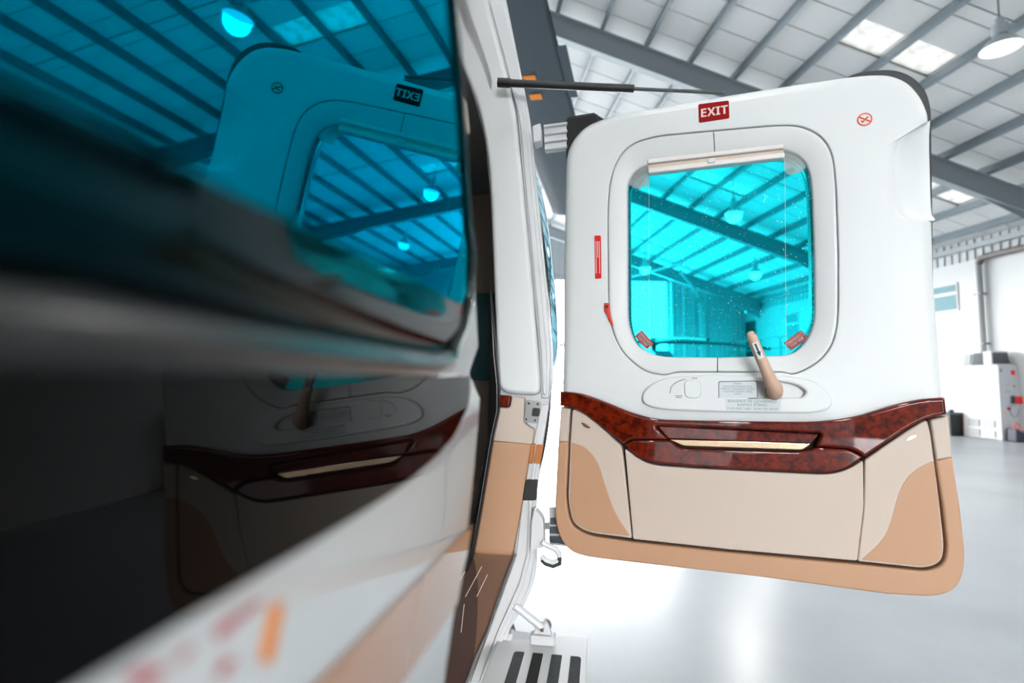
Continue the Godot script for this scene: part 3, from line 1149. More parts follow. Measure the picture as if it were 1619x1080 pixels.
	jamb("black_pad", [-0.257, 1.3008, 0.0044, -0.216, 1.3021, 0.0044, -0.2226, 1.2346, 0.0044, -0.2679, 1.2329, 0.0044], 1.84, 0.02, 0.002, M.black, heli)
	# black seal of the opening beside the nose section
	jamb("opening_seal", [-0.3766, 1.9921, 0, -0.3538, 1.7297, 0, -0.3426, 1.6221, 0, -0.3425, 1.5368, 0, -0.3619, 1.4516, 0, -0.4004, 1.2191, 0, -0.4301, 1.0514, 0, -0.4516, 0.9986, 0, -0.4778, 0.997, 0, -0.4266, 1.2181, 0, -0.3838, 1.4512, 0, -0.3798, 1.6006, 0], 1.8, 0.03, 0.01, M.seal, heli)
	# door sill and kick panel under its clear sheet
	jamb("sill_panel", [-0.4506, 1.0471, 0, -0.2976, 1.0468, 0, -0.3837, 0.7953, 0, -0.457, 0.6151, 0, -0.5628, 0.6056, 0], 1.835, 0.03, 0.004, M.tan, heli)
	jamb("sill_well", [-0.4636, 1.0433, 0.0132, -0.4349, 1.0364, 0.022, -0.4191, 0.9415, 0.044, -0.4249, 0.7762, 0.044, -0.4396, 0.6729, 0.022, -0.461, 0.6202, 0, -0.5597, 0.6113, 0, -0.5133, 0.8731, 0], 1.826, 0.02, 0.003, M.rim, heli)
	jamb("kick_sheet", [-0.4501, 1.0555, 0, -0.2943, 1.0554, 0, -0.3774, 0.815, 0, -0.4627, 0.6154, 0, -0.5565, 0.6068, 0], 1.812, 0.003, 0.0, M.kick_sheet, heli)
	st = mb()
	for q in [[-0.4755, 0.9703, 0, -0.4409, 1.0343, 0], [-0.4577, 0.9158, 0, -0.4018, 1.0179, 0], [-0.4187, 0.9183, 0, -0.3823, 0.9923, 0], [-0.4721, 0.7982, 0, -0.4619, 0.8909, 0]]:
		tube(st, [Vector3(q[0], q[1], -1.808), Vector3(q[3], q[4], -1.808)], 0.0012, 6)
	part("sheet_scratches", st, M.print_white, heli)
	st = mb()
	var tr := [-0.2884, 1.063, 0, -0.3054, 1.0253, 0, -0.3436, 0.9232, 0, -0.3775, 0.8194, 0, -0.4199, 0.7252, 0, -0.4559, 0.6315, 0]
	path = []
	for i in tr.size() / 3:
		path.append(Vector3(tr[i * 3], tr[i * 3 + 1], -1.81))
	tube(st, path, 0.006, 10)
	part("sill_edge", st, M.chrome, heli)
	jamb("latch_keeper", [-0.2119, 2.0863, 0.0044, -0.2049, 2.0857, 0.0044, -0.1995, 2.032, 0.0044, -0.2065, 2.0325, 0.0044], 0.78, 0.02, 0.003, M.beige, heli)
	# hinge brackets on the frame
	for y0 in [0]:
		st = mb()
		plate(st, shape([-0.2284, 2.5276, 0.0066, -0.1991, 2.5368, 0.0066, -0.1971, 2.4723, 0.0066, -0.2241, 2.465, 0.0066]), -1.86, -1.81, 0.004)
		part("hinge_bracket", st, M.jamb_white, heli)
	st = mb()
	plate(st, shape([-0.2279, 1.2119, 0.0088, -0.2106, 1.1956, 0.0132, -0.1955, 1.175, 0.0132, -0.1937, 1.0825, 0.0132, -0.2239, 1.081, 0.0088, -0.2413, 1.0633, 0, -0.2367, 1.1691, 0]), -1.87, -1.82, 0.006)
	part("hinge_bracket", st, M.jamb_white, heli)
	# boarding step below the door
	var step := Node3D.new()
	step.name = "boarding_step"
	heli.add_child(step, true)
	var sy := 0.75
	st = mb()
	var sb := Transform3D(Basis(Vector3(1, 0, 0), Vector3(0, 0, -1), Vector3(0, 1, 0)), Vector3(0, sy, 0))
	plate(st, shape([-0.36, 1.3, 0.02, -0.056, 1.3, 0.02, -0.056, 1.955, 0.012, -0.36, 1.955, 0.012]), -0.012, 0.0, 0.003, [], sb)
	part("tread_plate", st, M.jamb_white, step)
	for k in 4:
		st = mb()
		var x := -0.292 + k * 0.0615
		plate(st, shape([x, 1.32, 0.004, x + 0.034, 1.32, 0.004, x + 0.034, 1.81, 0.014 if k == 3 else 0.004, x, 1.81, 0.014 if k == 0 else 0.004]), 0.0, 0.002, 0.001, [], sb)
		part("grip_strip", st, M.grip_dark if k == 1 else M.grip, step)
	st = mb()
	tube(st, [Vector3(-0.30, 0.872, -1.87), Vector3(-0.205, sy + 0.055, -1.87)], 0.013, 10)
	bx(st, Vector3(-0.205, sy + 0.016, -1.88), Vector3(0.085, 0.032, 0.05), 0.006)
	plate(st, shape([-0.24, sy + 0.02, 0, -0.17, sy + 0.02, 0, -0.188, sy + 0.07, 0.01, -0.222, sy + 0.07, 0.01]), -1.886, -1.874, 0.003)
	part("step_bracket", st, M.jamb_white, step)
	st = mb()
	tube(st, [Vector3(-0.205, sy + 0.055, -1.852), Vector3(-0.205, sy + 0.055, -1.872)], 0.006, 10)
	part("bolt", st, M.champagne, step)
	st = mb()
	plate(st, shape([-0.3223, 0.7726, 0, -0.309, 0.7693, 0, -0.3312, 0.6619, 0, -0.3534, 0.6643, 0]), -1.92, -1.88, 0.003)
	part("step_hinge", st, M.jamb_white, step)
	# door hold hook near the lower hinge
	st = mb()
	var hk := [-0.1979, 1.1084, 0, -0.175, 1.0973, 0, -0.1543, 1.0903, 0, -0.1419, 1.0747, 0, -0.1421, 1.0546, 0, -0.1628, 1.0454, 0, -0.1877, 1.0521, 0, -0.2001, 1.0636, 0]
	path = []
	for i in hk.size() / 3:
		path.append(Vector3(hk[i * 3], hk[i * 3 + 1], -1.8))
	tube(st, path, 0.009, 10)
	part("door_hook", st, M.jamb_white, heli)
	st = mb()
	path = []
	for i in hk.size() / 3:
		path.append(Vector3(hk[i * 3] + 0.001, hk[i * 3 + 1] - 0.009, -1.798))
	tube(st, path.slice(3), 0.008, 8)
	part("hook_pad", st, M.black, heli)
	# landing skid and cross tube hold the fuselage up
	st = mb()
	tube(st, [Vector3(-0.5, EYE - 1.03, -2.6), Vector3(-0.42, 0.35, -2.6), Vector3(-0.38, 0.09, -2.6)], 0.035, 10)
	tube(st, [Vector3(-1.9, EYE - 1.03, -2.6), Vector3(-2.0, 0.35, -2.6), Vector3(-2.05, 0.09, -2.6)], 0.035, 10)
	tube(st, [Vector3(-0.5, EYE - 1.03, 0.6), Vector3(-0.42, 0.35, 0.6), Vector3(-0.38, 0.09, 0.6)], 0.035, 10)
	tube(st, [Vector3(-1.9, EYE - 1.03, 0.6), Vector3(-2.0, 0.35, 0.6), Vector3(-2.05, 0.09, 0.6)], 0.035, 10)
	tube(st, [Vector3(-0.38, 0.045, 1.4), Vector3(-0.38, 0.045, -3.6)], 0.045, 10)
	tube(st, [Vector3(-2.05, 0.045, 1.4), Vector3(-2.05, 0.045, -3.6)], 0.045, 10)
	part("landing_skid", st, M.slate_grey, heli)
	# drooping main rotor blade, seen above the pillar
	rotor_blade()


func rotor_blade() -> void:
	var b := Node3D.new()
	b.name = "rotor_blade"
	heli.add_child(b, true)
	# section across the chord: x across, y thickness; runs from the root to the tip
	var root := Vector3(-0.95, 5.42, -3.5)
	var tip := Vector3(-0.36, 4.3, -8.6)
	var along := (tip - root).normalized()
	var across := Vector3(1.0, -0.12, 0.0)
	across = (across - along * across.dot(along)).normalized()
	var up := across.cross(along).normalized()
	if up.y < 0:
		up = -up
	var sec := [Vector2(-0.36, 0.0), Vector2(-0.3, 0.03), Vector2(-0.18, 0.045), Vector2(0.0, 0.04), Vector2(0.3, 0.008), Vector2(0.36, 0.0), Vector2(0.3, -0.008), Vector2(0.0, -0.03), Vector2(-0.18, -0.035), Vector2(-0.3, -0.025), Vector2(-0.36, 0.0)]
	var st := mb()
	var rows := []
	for i in 9:
		var p := root.lerp(tip, i / 8.0)
		var line := []
		for s in sec:
			line.append(p + across * s.x + up * s.y)
		rows.append(line)
	grid(st, rows)
	part("blade_skin", st, M.blade, b)
	var ln := (tip - root).length()
	st = mb()
	bx(st, root + along * ln * 0.42 + across * 0.39, Vector3(0.1, 0.012, 0.75), 0.003, Basis(across, up, -along))
	part("trim_tab", st, M.blade, b)
	st = mb()
	bx(st, root + along * ln * 0.62 - across * 0.375, Vector3(0.05, 0.03, ln * 0.75), 0.01, Basis(across, up, -along))
	part("leading_edge", st, M.pale_grey, b)
	for k in [0.42, 0.475]:
		st = mb()
		bx(st, root + along * ln * k - across * 0.03 - up * 0.036, Vector3(0.14, 0.006, 0.09), 0.0, Basis(across, up, -along))
		part("orange_marking", st, M.orange, b)


# ---------------------------------------------------------------- the open cabin door
func slab(called: String, arr: Array, z0: float, z1: float, bevel: float, m: Material, parent: Node3D, holes := [], grow := 0.0) -> MeshInstance3D:
	var st := mb()
	var poly := shape(arr)
	if grow != 0.0:
		var nn := loop_normals(poly)
		for i in poly.size():
			poly[i] += nn[i].limit_length(1.5) * grow
	plate(st, poly, z0, z1, bevel, holes)
	return part(called, st, m, parent)


func dp(arr: Array, z: float, i := 0) -> Vector3:
	return Vector3(arr[i * 3], arr[i * 3 + 1], z)


func build_door() -> void:
	door = thing("cabin_door", "open white helicopter cabin door with blue window and burl wood band", "door", Vector3(0.165, 0, -1.86611), DOOR_TURN)
	var opening := shape([0.2408, 2.3081, 0.0152, 0.2361, 1.8334, 0.038, 0.2559, 1.7673, 0.0266, 0.2902, 1.7353, 0.0266, 0.3442, 1.7179, 0.0266, 0.5136, 1.7137, 0, 0.7109, 1.717, 0.0266, 0.7457, 1.7337, 0.0266, 0.7742, 1.7769, 0.0266, 0.7892, 1.8241, 0.0266, 0.7942, 2.0255, 0, 0.7946, 2.2403, 0.038, 0.7861, 2.2967, 0.0266, 0.7597, 2.3362, 0.0266, 0.7218, 2.3577, 0.0266, 0.516, 2.3706, 0, 0.3045, 2.3656, 0.0266, 0.2646, 2.349, 0.0266])
	var frame := shape([0.2597, 2.4444, 0.038, 0.3432, 2.456, 0.038, 0.5177, 2.4462, 0, 0.7064, 2.435, 0.057, 0.7677, 2.4232, 0.038, 0.8199, 2.3871, 0.038, 0.8501, 2.3313, 0.038, 0.857, 2.2424, 0.057, 0.8558, 2.0207, 0, 0.8488, 1.8219, 0.057, 0.833, 1.7472, 0.038, 0.7966, 1.697, 0.038, 0.7452, 1.6652, 0.0266, 0.7177, 1.6576, 0.0114, 0.7007, 1.6653, 0.0114, 0.3886, 1.6663, 0.0114, 0.353, 1.6561, 0.0152, 0.2891, 1.6666, 0.038, 0.22, 1.7258, 0.038, 0.1832, 1.8031, 0.038, 0.1716, 1.9002, 0.057, 0.1734, 2.2277, 0.057, 0.1832, 2.3262, 0.038, 0.21, 2.4005, 0.038])
	var mid := Vector2(0.5307, 2.0557)
	# dark inner structure and outer skin
	slab("inner_structure", [0.0395, 2.4127, 0.038, 0.1305, 2.5134, 0.038, 0.9475, 2.5113, 0.038, 1.012, 2.4417, 0.038, 0.9982, 2.099, 0, 1.0863, 2.0831, 0, 1.0789, 1.5743, 0, 1.0967, 1.163, 0.038, 1.0429, 1.0809, 0.038, 0.0732, 1.0942, 0.038, 0.0129, 1.1721, 0.038, 0.0244, 1.5567, 0], -0.045, -0.012, 0.002, M.dark_gap, door, [opening])
	slab("edge_seal", [0.0195, 2.6008, 0.0114, 0.1201, 2.6007, 0, 0.1764, 2.554, 0, 0.661, 2.5527, 0, 0.8878, 2.5701, 0, 0.9315, 2.5904, 0.0266, 1.0136, 2.5866, 0.038, 1.0586, 2.5678, 0.038, 1.0941, 2.5334, 0.0456, 1.1159, 2.4882, 0.038, 1.1214, 2.4328, 0, 1.1105, 2.1103, 0, 1.1013, 1.8282, 0, 1.1068, 1.5719, 0, 1.1239, 1.2874, 0, 1.122, 1.1474, 0.057, 1.0778, 1.0814, 0.057, 0.0603, 1.0758, 0.038, -0.0112, 1.1337, 0.038, 0.0007, 1.5535, 0, 0.016, 2.0993, 0], -0.075, -0.046, 0.006, M.rim, door, [opening])
	slab("outer_skin", [0.0148, 2.6109, 0.0114, 0.1164, 2.6108, 0, 0.1733, 2.5636, 0, 0.6631, 2.5623, 0, 0.8922, 2.5758, 0, 0.9736, 2.5851, 0.038, 1.0534, 2.5778, 0.038, 1.1006, 2.5388, 0.057, 1.117, 2.4725, 0.0475, 1.1115, 2.1234, 0, 1.1019, 1.8304, 0, 1.106, 1.571, 0, 1.1235, 1.283, 0, 1.1201, 1.1411, 0.057, 1.0847, 1.0842, 0.057, 0.056, 1.074, 0.038, -0.0071, 1.1291, 0.038, 0.0004, 1.5526, 0, 0.016, 2.1038, 0], -0.10, -0.075, 0.008, M.skin_back, door, [opening])
	# white upper trim
	var outer := shape([0.0234, 2.3988, 0.038, 0.0145, 2.0862, 0, 0.0099, 1.731, 0, 0.0067, 1.5738, 0, 0.0774, 1.5705, 0.019, 0.163, 1.538, 0.038, 0.2458, 1.5045, 0.038, 0.3262, 1.4884, 0.038, 0.4803, 1.4891, 0, 0.6258, 1.4918, 0, 0.7798, 1.4948, 0.038, 0.8778, 1.5089, 0.038, 0.9574, 1.5417, 0.038, 1.0342, 1.5665, 0.038, 1.0977, 1.5711, 0, 1.0968, 1.7153, 0, 1.0937, 1.9118, 0, 1.0973, 2.0948, 0, 1.0493, 2.1032, 0.0152, 1.024, 2.1225, 0.0152, 1.0154, 2.1758, 0.019, 1.0192, 2.3071, 0.019, 1.0334, 2.3505, 0.0095, 1.0605, 2.369, 0.0057, 1.101, 2.3888, 0.0057, 1.1007, 2.4152, 0.019, 1.0861, 2.4668, 0.0228, 1.0559, 2.5181, 0.0266, 1.0116, 2.5478, 0.0228, 0.9574, 2.5583, 0.0266, 0.8834, 2.5628, 0.038, 0.7459, 2.5648, 0, 0.5626, 2.5653, 0, 0.3859, 2.5624, 0, 0.2401, 2.5632, 0.038, 0.1531, 2.553, 0.038, 0.0972, 2.537, 0.0266, 0.0562, 2.5021, 0.0266, 0.0307, 2.4576, 0.0266])
	var st := mb()
	polar(st, outer, frame, mid, [[0, 0, -0.03], [0, 0, 0.006], [0, 0.0012, 0.009], [0, 0.004, 0.0105], [0.3, 0, 0.013], [0.7, 0, 0.013], [1, -0.036, 0.012], [1, -0.024, 0.009], [1, -0.012, 0.002], [1, -0.004, -0.009], [1, 0, -0.024], [1, 0, -0.05], [1, -0.03, -0.052]])
	part("upper_trim", st, M.white, door)
	# scooped pull recess in the free edge
	st = mb()
	var lft := [1.0904, 2.3887, 0, 1.0605, 2.369, 0, 1.0334, 2.3505, 0, 1.0192, 2.3071, 0, 1.0154, 2.1758, 0, 1.024, 2.1225, 0, 1.0493, 2.1032, 0, 1.0958, 2.095, 0]
	var rgt := [1.1151, 2.4051, 0, 1.1127, 2.3863, 0, 1.1099, 2.3581, 0, 1.1079, 2.3107, 0, 1.1052, 2.1785, 0, 1.1051, 2.1409, 0, 1.1059, 2.122, 0, 1.1144, 2.1081, 0]
	var rows := []
	for i in 8:
		var line := []
		for k in 9:
			var s := k / 8.0
			var p := dp(lft, 0, i).lerp(dp(rgt, 0, i), s)
			if k == 0:
				line.append(Vector3(p.x - (0.02 if i > 0 else 0.0), p.y, 0.002))
			line.append(Vector3(p.x, p.y, 0.0 - 0.04 * sin(PI / 2 * minf(1.0, s * 1.15))))
		rows.append(line)
	grid(st, rows, true)
	part("pull_recess", st, M.white, door)
	# two halves of the window surround
	var top_a := (Vector2([0.5177, 2.4462, 0][0], [0.5177, 2.4462, 0][1]) - mid).angle()
	var low_a := (Vector2([0.5106, 1.6659, 0][0], [0.5106, 1.6659, 0][1]) - mid).angle()
	var prof := [[0, 0, -0.04], [0, 0, -0.014], [0, 0.002, -0.008], [0, 0.006, -0.003], [0.4, 0, 0.003], [0.8, 0, 0.007], [1, -0.006, 0.0075], [1, -0.0022, 0.0055], [1, -0.0014, 0.0], [1, -0.0014, -0.02]]
	for half in [[low_a + 0.0035, top_a - 0.0035], [top_a + 0.0035, low_a + TAU - 0.0035]]:
		st = mb()
		polar(st, frame, opening, mid, prof, half[0], half[1])
		part("window_surround", st, M.frame_white, door)
	# tinted pane with dust
	st = mb()
	var pane_loop := PackedVector2Array()
	for p in opening:
		pane_loop.append(mid + (p - mid) * 1.02)
	plate(st, pane_loop, -0.034, -0.03)
	var pane := part("window_pane", st, M.cyan, door)
	pane.set_meta("label", "bright cyan tinted window pane")
	st = mb()
	for k in 1100:
		var p := mid + Vector2(rng.randf_range(-0.31, 0.31), rng.randf_range(-0.32, 0.36))
		if not Geometry2D.is_point_in_polygon(p, opening) or rng.randf() < clampf((p.y - mid.y) * 2.0 - 0.3, 0.0, 0.7):
			continue
		var r := 0.0007 + 0.0008 * rng.randf() ** 3
		plate(st, circle(p.x, p.y, r, 6), -0.03, -0.0296)
	var dust := part("dust_specks", st, M.dust, door)
	dust.set_meta("kind", "stuff")
	# roller blind across the top of the window
	var blind := Node3D.new()
	blind.name = "roller_blind"
	door.add_child(blind, true)
	slab("upper_rail", [0.308, 2.3821, 0.0038, 0.7201, 2.3742, 0.0038, 0.7196, 2.3601, 0.0038, 0.3078, 2.3668, 0.0038], -0.026, 0.004, 0.004, M.print_white, blind)
	slab("blind_cloth", [0.3074, 2.3709, 0, 0.7204, 2.3641, 0, 0.7214, 2.3375, 0, 0.309, 2.3444, 0], -0.022, -0.008, 0.0, M.ivory, blind)
	slab("lower_rail", [0.3096, 2.3512, 0.0038, 0.7228, 2.3475, 0.0038, 0.7223, 2.3313, 0.0038, 0.3093, 2.3337, 0.0038], -0.026, 0.002, 0.005, M.print_white, blind)
	slab("pull_tab", [0.4983, 2.3563, 0.0038, 0.5214, 2.3573, 0.0038, 0.521, 2.3427, 0.0038, 0.498, 2.3416, 0.0038], -0.01, 0.008, 0.002, M.frame_white, blind)
	slab("corner_film", [0.2416, 2.3093, 0, 0.2527, 2.341, 0.0057, 0.2742, 2.3647, 0.0076, 0.3121, 2.3793, 0.0038, 0.3107, 2.2965, 0.0057, 0.2941, 2.2941, 0.0057, 0.2772, 2.2874, 0.0057, 0.2626, 2.2935, 0.0057], -0.012, -0.010, 0.0, M.film_sheet, blind)
	slab("corner_film", [0.72, 2.3722, 0, 0.7553, 2.3711, 0.0095, 0.7826, 2.349, 0.0095, 0.7936, 2.3155, 0.0057, 0.7827, 2.299, 0.0057, 0.77, 2.2827, 0.0057, 0.7472, 2.2796, 0.0057, 0.7314, 2.2797, 0.0057, 0.7213, 2.2971, 0.0038], -0.012, -0.010, 0.0, M.film_sheet, blind)
	for q in [[0.3099, 2.3022, 0, 0.3026, 1.736, 0], [0.7248, 2.3125, 0, 0.7103, 1.7217, 0]]:
		st = mb()
		tube(st, [dp(q, -0.02, 0), dp(q, -0.02, 1)], 0.0005, 5)
		part("guide_cord", st, M.label_paper, blind)
	# placards
	var ex := slab("exit_sign", [0.4732, 2.5386, 0.0057, 0.5657, 2.5352, 0.0057, 0.5661, 2.4763, 0.0057, 0.4738, 2.4765, 0.0057], 0.012, 0.0145, 0.0006, M.red, door)
	text("lettering", "EXIT", 0.0275, M.ivory, ex, dp([0.5201, 2.5061, 0], 0.0149), 0.0, 1.05, true)
	var np := dp([0.9356, 2.412, 0], 0.0142)
	st = mb()
	plate(st, circle(np.x, np.y, 0.0185), 0.011, 0.0138)
	var ns := part("no_smoking_placard", st, M.ivory, door)
	st = mb()
	plate(st, circle(np.x, np.y, 0.0195), 0.011, 0.0145, 0.0004, [circle(np.x, np.y, 0.0165)])
	bx(st, np + Vector3(0, 0, 0.0002), Vector3(0.036, 0.0038, 0.0008), 0.0, Basis(Vector3.BACK, -0.55))
	part("red_ring", st, M.bright_red, ns)
	st = mb()
	bx(st, np + Vector3(0.005, 0.003, 0), Vector3(0.011, 0.003, 0.0006), 0.0, Basis(Vector3.BACK, 0.7))
	bx(st, np + Vector3(-0.004, -0.006, 0), Vector3(0.009, 0.003, 0.0006), 0.0, Basis(Vector3.BACK, 0.7))
	bx(st, np + Vector3(-0.0075, -0.005, 0), Vector3(0.007, 0.002, 0.0006), 0.0, Basis(Vector3.BACK, -0.9))
	part("cigarette_symbol", st, M.ink, ns)
	var vp := slab("red_placard", [0.1288, 2.1347, 0.0038, 0.1506, 2.1328, 0.0038, 0.1511, 1.9859, 0.0038, 0.1294, 1.985, 0.0038], 0.010, 0.0145, 0.0005, M.bright_red, door)
	var vc := dp([0.14, 2.0589, 0], 0.0147)
	for k in 3:
		st = mb()
		var x := vc.x + (k - 1) * 0.0058
		var y := vc.y + 0.055
		var end := vc.y + (-0.055 if k != 1 else 0.0)
		while y > end:
			var ln := rng.randf_range(0.002, 0.0045)
			bx(st, Vector3(x, y - ln / 2, vc.z), Vector3(0.0024, ln, 0.0005))
			y -= ln + 0.001
		part("small_print", st, M.print_white, vp)
	var lv := slab("red_lever", [0.16, 1.9003, 0.0038, 0.177, 1.8995, 0.0038, 0.1766, 1.8718, 0.0057, 0.1806, 1.8546, 0.0095, 0.1907, 1.8203, 0.0019, 0.1762, 1.8378, 0.0095, 0.1702, 1.8614, 0.0095, 0.1618, 1.8681, 0.0057], 0.010, 0.022, 0.002, M.orange_red, door)
	st = mb()
	plate(st, circle(dp([0.1694, 1.887, 0], 0).x, dp([0.1694, 1.887, 0], 0).y, 0.0055, 14), 0.02, 0.025, 0.001)
	part("pivot_pin", st, M.ink, lv)
	emergency([0.7394, 1.7638, 0], 0.665, M.red, "EMERGENCY", "PUSH HERE")
	emergency([0.2848, 1.7764, 0], -0.88, M.red, "EMERGENCY", "PUSH HERE")
	# handle housing with its pocket
	var pocket := shape([0.599, 1.6366, 0.0057, 0.6925, 1.6368, 0.019, 0.7327, 1.6276, 0.019, 0.7552, 1.6055, 0.0114, 0.7415, 1.5905, 0.0076, 0.5977, 1.5868, 0.0057])
	var house := shape([0.2767, 1.5827, 0.0266, 0.2952, 1.6195, 0.038, 0.3508, 1.65, 0.038, 0.4653, 1.6579, 0.038, 0.7134, 1.6556, 0.038, 0.7826, 1.6389, 0.0285, 0.8186, 1.5988, 0.0285, 0.8205, 1.5623, 0.0285, 0.7762, 1.545, 0.038, 0.5894, 1.5428, 0.038, 0.3683, 1.5459, 0.038, 0.2942, 1.5566, 0.0285])
	st = mb()
	plate(st, house, 0.0, 0.032, 0.008, [pocket])
	var hh := part("handle_housing", st, M.white, door)
	st = mb()
	plate(st, rrect(dp([0.4363, 1.6144, 0], 0).x, dp([0.4363, 1.6144, 0], 0).y, 0.05, 0.058, 0.02), 0.028, 0.036, 0.004)
	part("finger_pad", st, M.white, hh)
	var arc := [0.3675, 1.5999, 0, 0.3717, 1.62, 0, 0.3835, 1.632, 0, 0.399, 1.64, 0, 0.4162, 1.646, 0]
	var path := []
	for i in 5:
		path.append(dp(arc, 0.0323, i))
	st = mb()
	tube(st, path, 0.0009, 6)
	part("arc_marking", st, M.ink, hh)
	st = mb()
	var sq := dp([0.3942, 1.5923, 0], 0.0325)
	bx(st, sq, Vector3(0.022, 0.0022, 0.0005))
	bx(st, sq + Vector3(0, -0.005, 0), Vector3(0.016, 0.0022, 0.0005))
	bx(st, dp([0.4427, 1.648, 0], 0.0325), Vector3(0.018, 0.0022, 0.0005))
	part("small_print", st, M.print_grey, hh)
	var note := slab("notice_plate", [0.5128, 1.6383, 0.0057, 0.6217, 1.6405, 0.0057, 0.622, 1.5891, 0, 0.5116, 1.5878, 0], 0.03, 0.0334, 0.0003, M.ink, hh)
	st = mb()
	plate(st, shape([0.5145, 1.6364, 0.0057, 0.6199, 1.6386, 0.0057, 0.6203, 1.5891, 0, 0.5134, 1.5878, 0]), 0.0332, 0.0337)
	part("paper", st, M.label_paper, note)
	var lines := ["DİKKAT", "KAPIYI KAPATMADAN ÖNCE", "EMNİYET KEMERİNİN İÇERDE", "OLDUĞUNU KONTROL EDİNİZ", "CAUTION"]
	var ly := [606.5, 611.0, 615.0, 619.0, 622.6]
	var lc := dp([0.5667, 1.6317, 0], 0.0340)
	var lo := dp([0.5658, 1.5942, 0], 0.0340)
	for k in 5:
		var y := lerpf(lc.y, lo.y, (ly[k] - 606.5) / 19.5)
		var t := text("lettering", lines[k], 0.0052 if k < 4 else 0.0034, M.print_grey, note, Vector3(lc.x, y, 0.0338), 0.0, 1.0)
		var w: float = (t.mesh as TextMesh).get_aabb().size.x
		t.scale.x = minf(1.0, [0.022, 0.082, 0.104, 0.082, 0.018][k] / maxf(w, 0.001))
	slab("instruction_label", [0.5296, 1.5841, 0, 0.6854, 1.5862, 0, 0.6826, 1.5506, 0.0038, 0.5305, 1.5494, 0.0038], 0.032, 0.0328, 0.0, M.label_paper, hh)
	var instr := [["BASINIZ VE ÇEVİRİNİZ", 634.5, 0.0075, 0.135], ["KAPIYI İTİNİZ", 640.5, 0.0072, 0.082], ["PUSH AND TURN . PUSH THE DOOR", 646.3, 0.0056, 0.140]]
	for k in instr:
		var p := dp([0.6059, 1.5794, 0], 0.0331)
		var q := dp([0.6053, 1.5566, 0], 0.0331)
		var t := text("lettering", k[0], k[2], M.print_grey, hh, Vector3(p.x, lerpf(p.y, q.y, (k[1] - 634.0) / 12.0), 0.0331))
		t.scale.x = k[3] / maxf((t.mesh as TextMesh).get_aabb().size.x, 0.001)
	# the lever handle
	var hd := Node3D.new()
	hd.name = "lever_handle"
	door.add_child(hd, true)
	var hb := dp([0.6677, 1.6065, 0], 0)
	st = mb()
	plate(st, circle(hb.x, hb.y, 0.024), 0.012, 0.036, 0.004)
	part("handle_base", st, M.champagne, hd)
	var h0 := dp([0.6572, 1.6333, 0], 0.070)
	var h1 := dp([0.639, 1.6815, 0], 0.080)
	var h2 := dp([0.6201, 1.7319, 0], 0.080)
	var h3 := dp([0.6058, 1.7735, 0], 0.078)
	st = mb()
	tube(st, [Vector3(hb.x, hb.y, 0.03), Vector3(hb.x, hb.y + 0.002, 0.05), Vector3(hb.x - 0.001, hb.y + 0.006, 0.062), Vector3(hb.x - 0.002, hb.y + 0.014, 0.069), h0, h0.lerp(h1, 0.5), h1, h2, h3], [0.0215, 0.022, 0.022, 0.0215, 0.0195, 0.0172, 0.0158, 0.015, 0.0142], 20)
	part("lever_arm", st, M.handle, hd)
	var dir := (h3 - h2).normalized()
	var sidev := Vector3(0, 0, 1).cross(dir).normalized()
	st = mb()
	bx(st, h3 - dir * 0.004, Vector3(0.019, 0.034, 0.026), 0.004, Basis(sidev, dir, sidev.cross(dir)))
	part("release_button", st, M.handle, hd)
	st = mb()
	var sc := h2 - dir * 0.003
	bx(st, sc + Vector3(0, 0, 0.0148), Vector3(0.017, 0.05, 0.001), 0.0, Basis(sidev, dir, sidev.cross(dir)))
	var sticker := part("arrow_sticker", st, M.label_paper, hd)
	st = mb()
	var ab := Basis(sidev, dir, sidev.cross(dir))
	bx(st, sc + Vector3(0, 0, 0.0156) + dir * 0.008, Vector3(0.0052, 0.026, 0.0006), 0.0, ab)
	plate(st, PackedVector2Array([Vector2(-0.006, -0.004), Vector2(0, -0.019), Vector2(0.006, -0.004)]), -0.0003, 0.0003, 0.0, [], Transform3D(ab, sc + Vector3(0, 0, 0.0156)))
	part("arrow", st, M.ink, sticker)
	# burl wood band
	slab("wood_band", [0.0074, 1.6025, 0, 0.0819, 1.5968, 0.038, 0.1667, 1.5663, 0.057, 0.2486, 1.5327, 0.057, 0.3281, 1.5143, 0.038, 0.4807, 1.5144, 0, 0.6246, 1.5163, 0, 0.7771, 1.5186, 0.057, 0.8741, 1.5339, 0.057, 0.9528, 1.5643, 0.057, 1.0289, 1.5885, 0.038, 1.0918, 1.5945, 0, 1.0941, 1.5497, 0, 1.0532, 1.5401, 0.0266, 1.011, 1.5163, 0.038, 0.9489, 1.4667, 0.038, 0.8967, 1.4254, 0, 0.8662, 1.4472, 0.019, 0.7748, 1.4488, 0, 0.7907, 1.486, 0.0076, 0.7827, 1.4894, 0.0076, 0.3278, 1.4982, 0.0076, 0.3199, 1.4919, 0.0076, 0.3583, 1.4551, 0, 0.2474, 1.453, 0.0114, 0.2187, 1.4336, 0, 0.1448, 1.4908, 0.038, 0.0814, 1.5354, 0.0266, 0.0467, 1.5495, 0.019, 0.0071, 1.5553, 0], -0.02, 0.026, 0.009, M.wood, door, [], 0.0009)
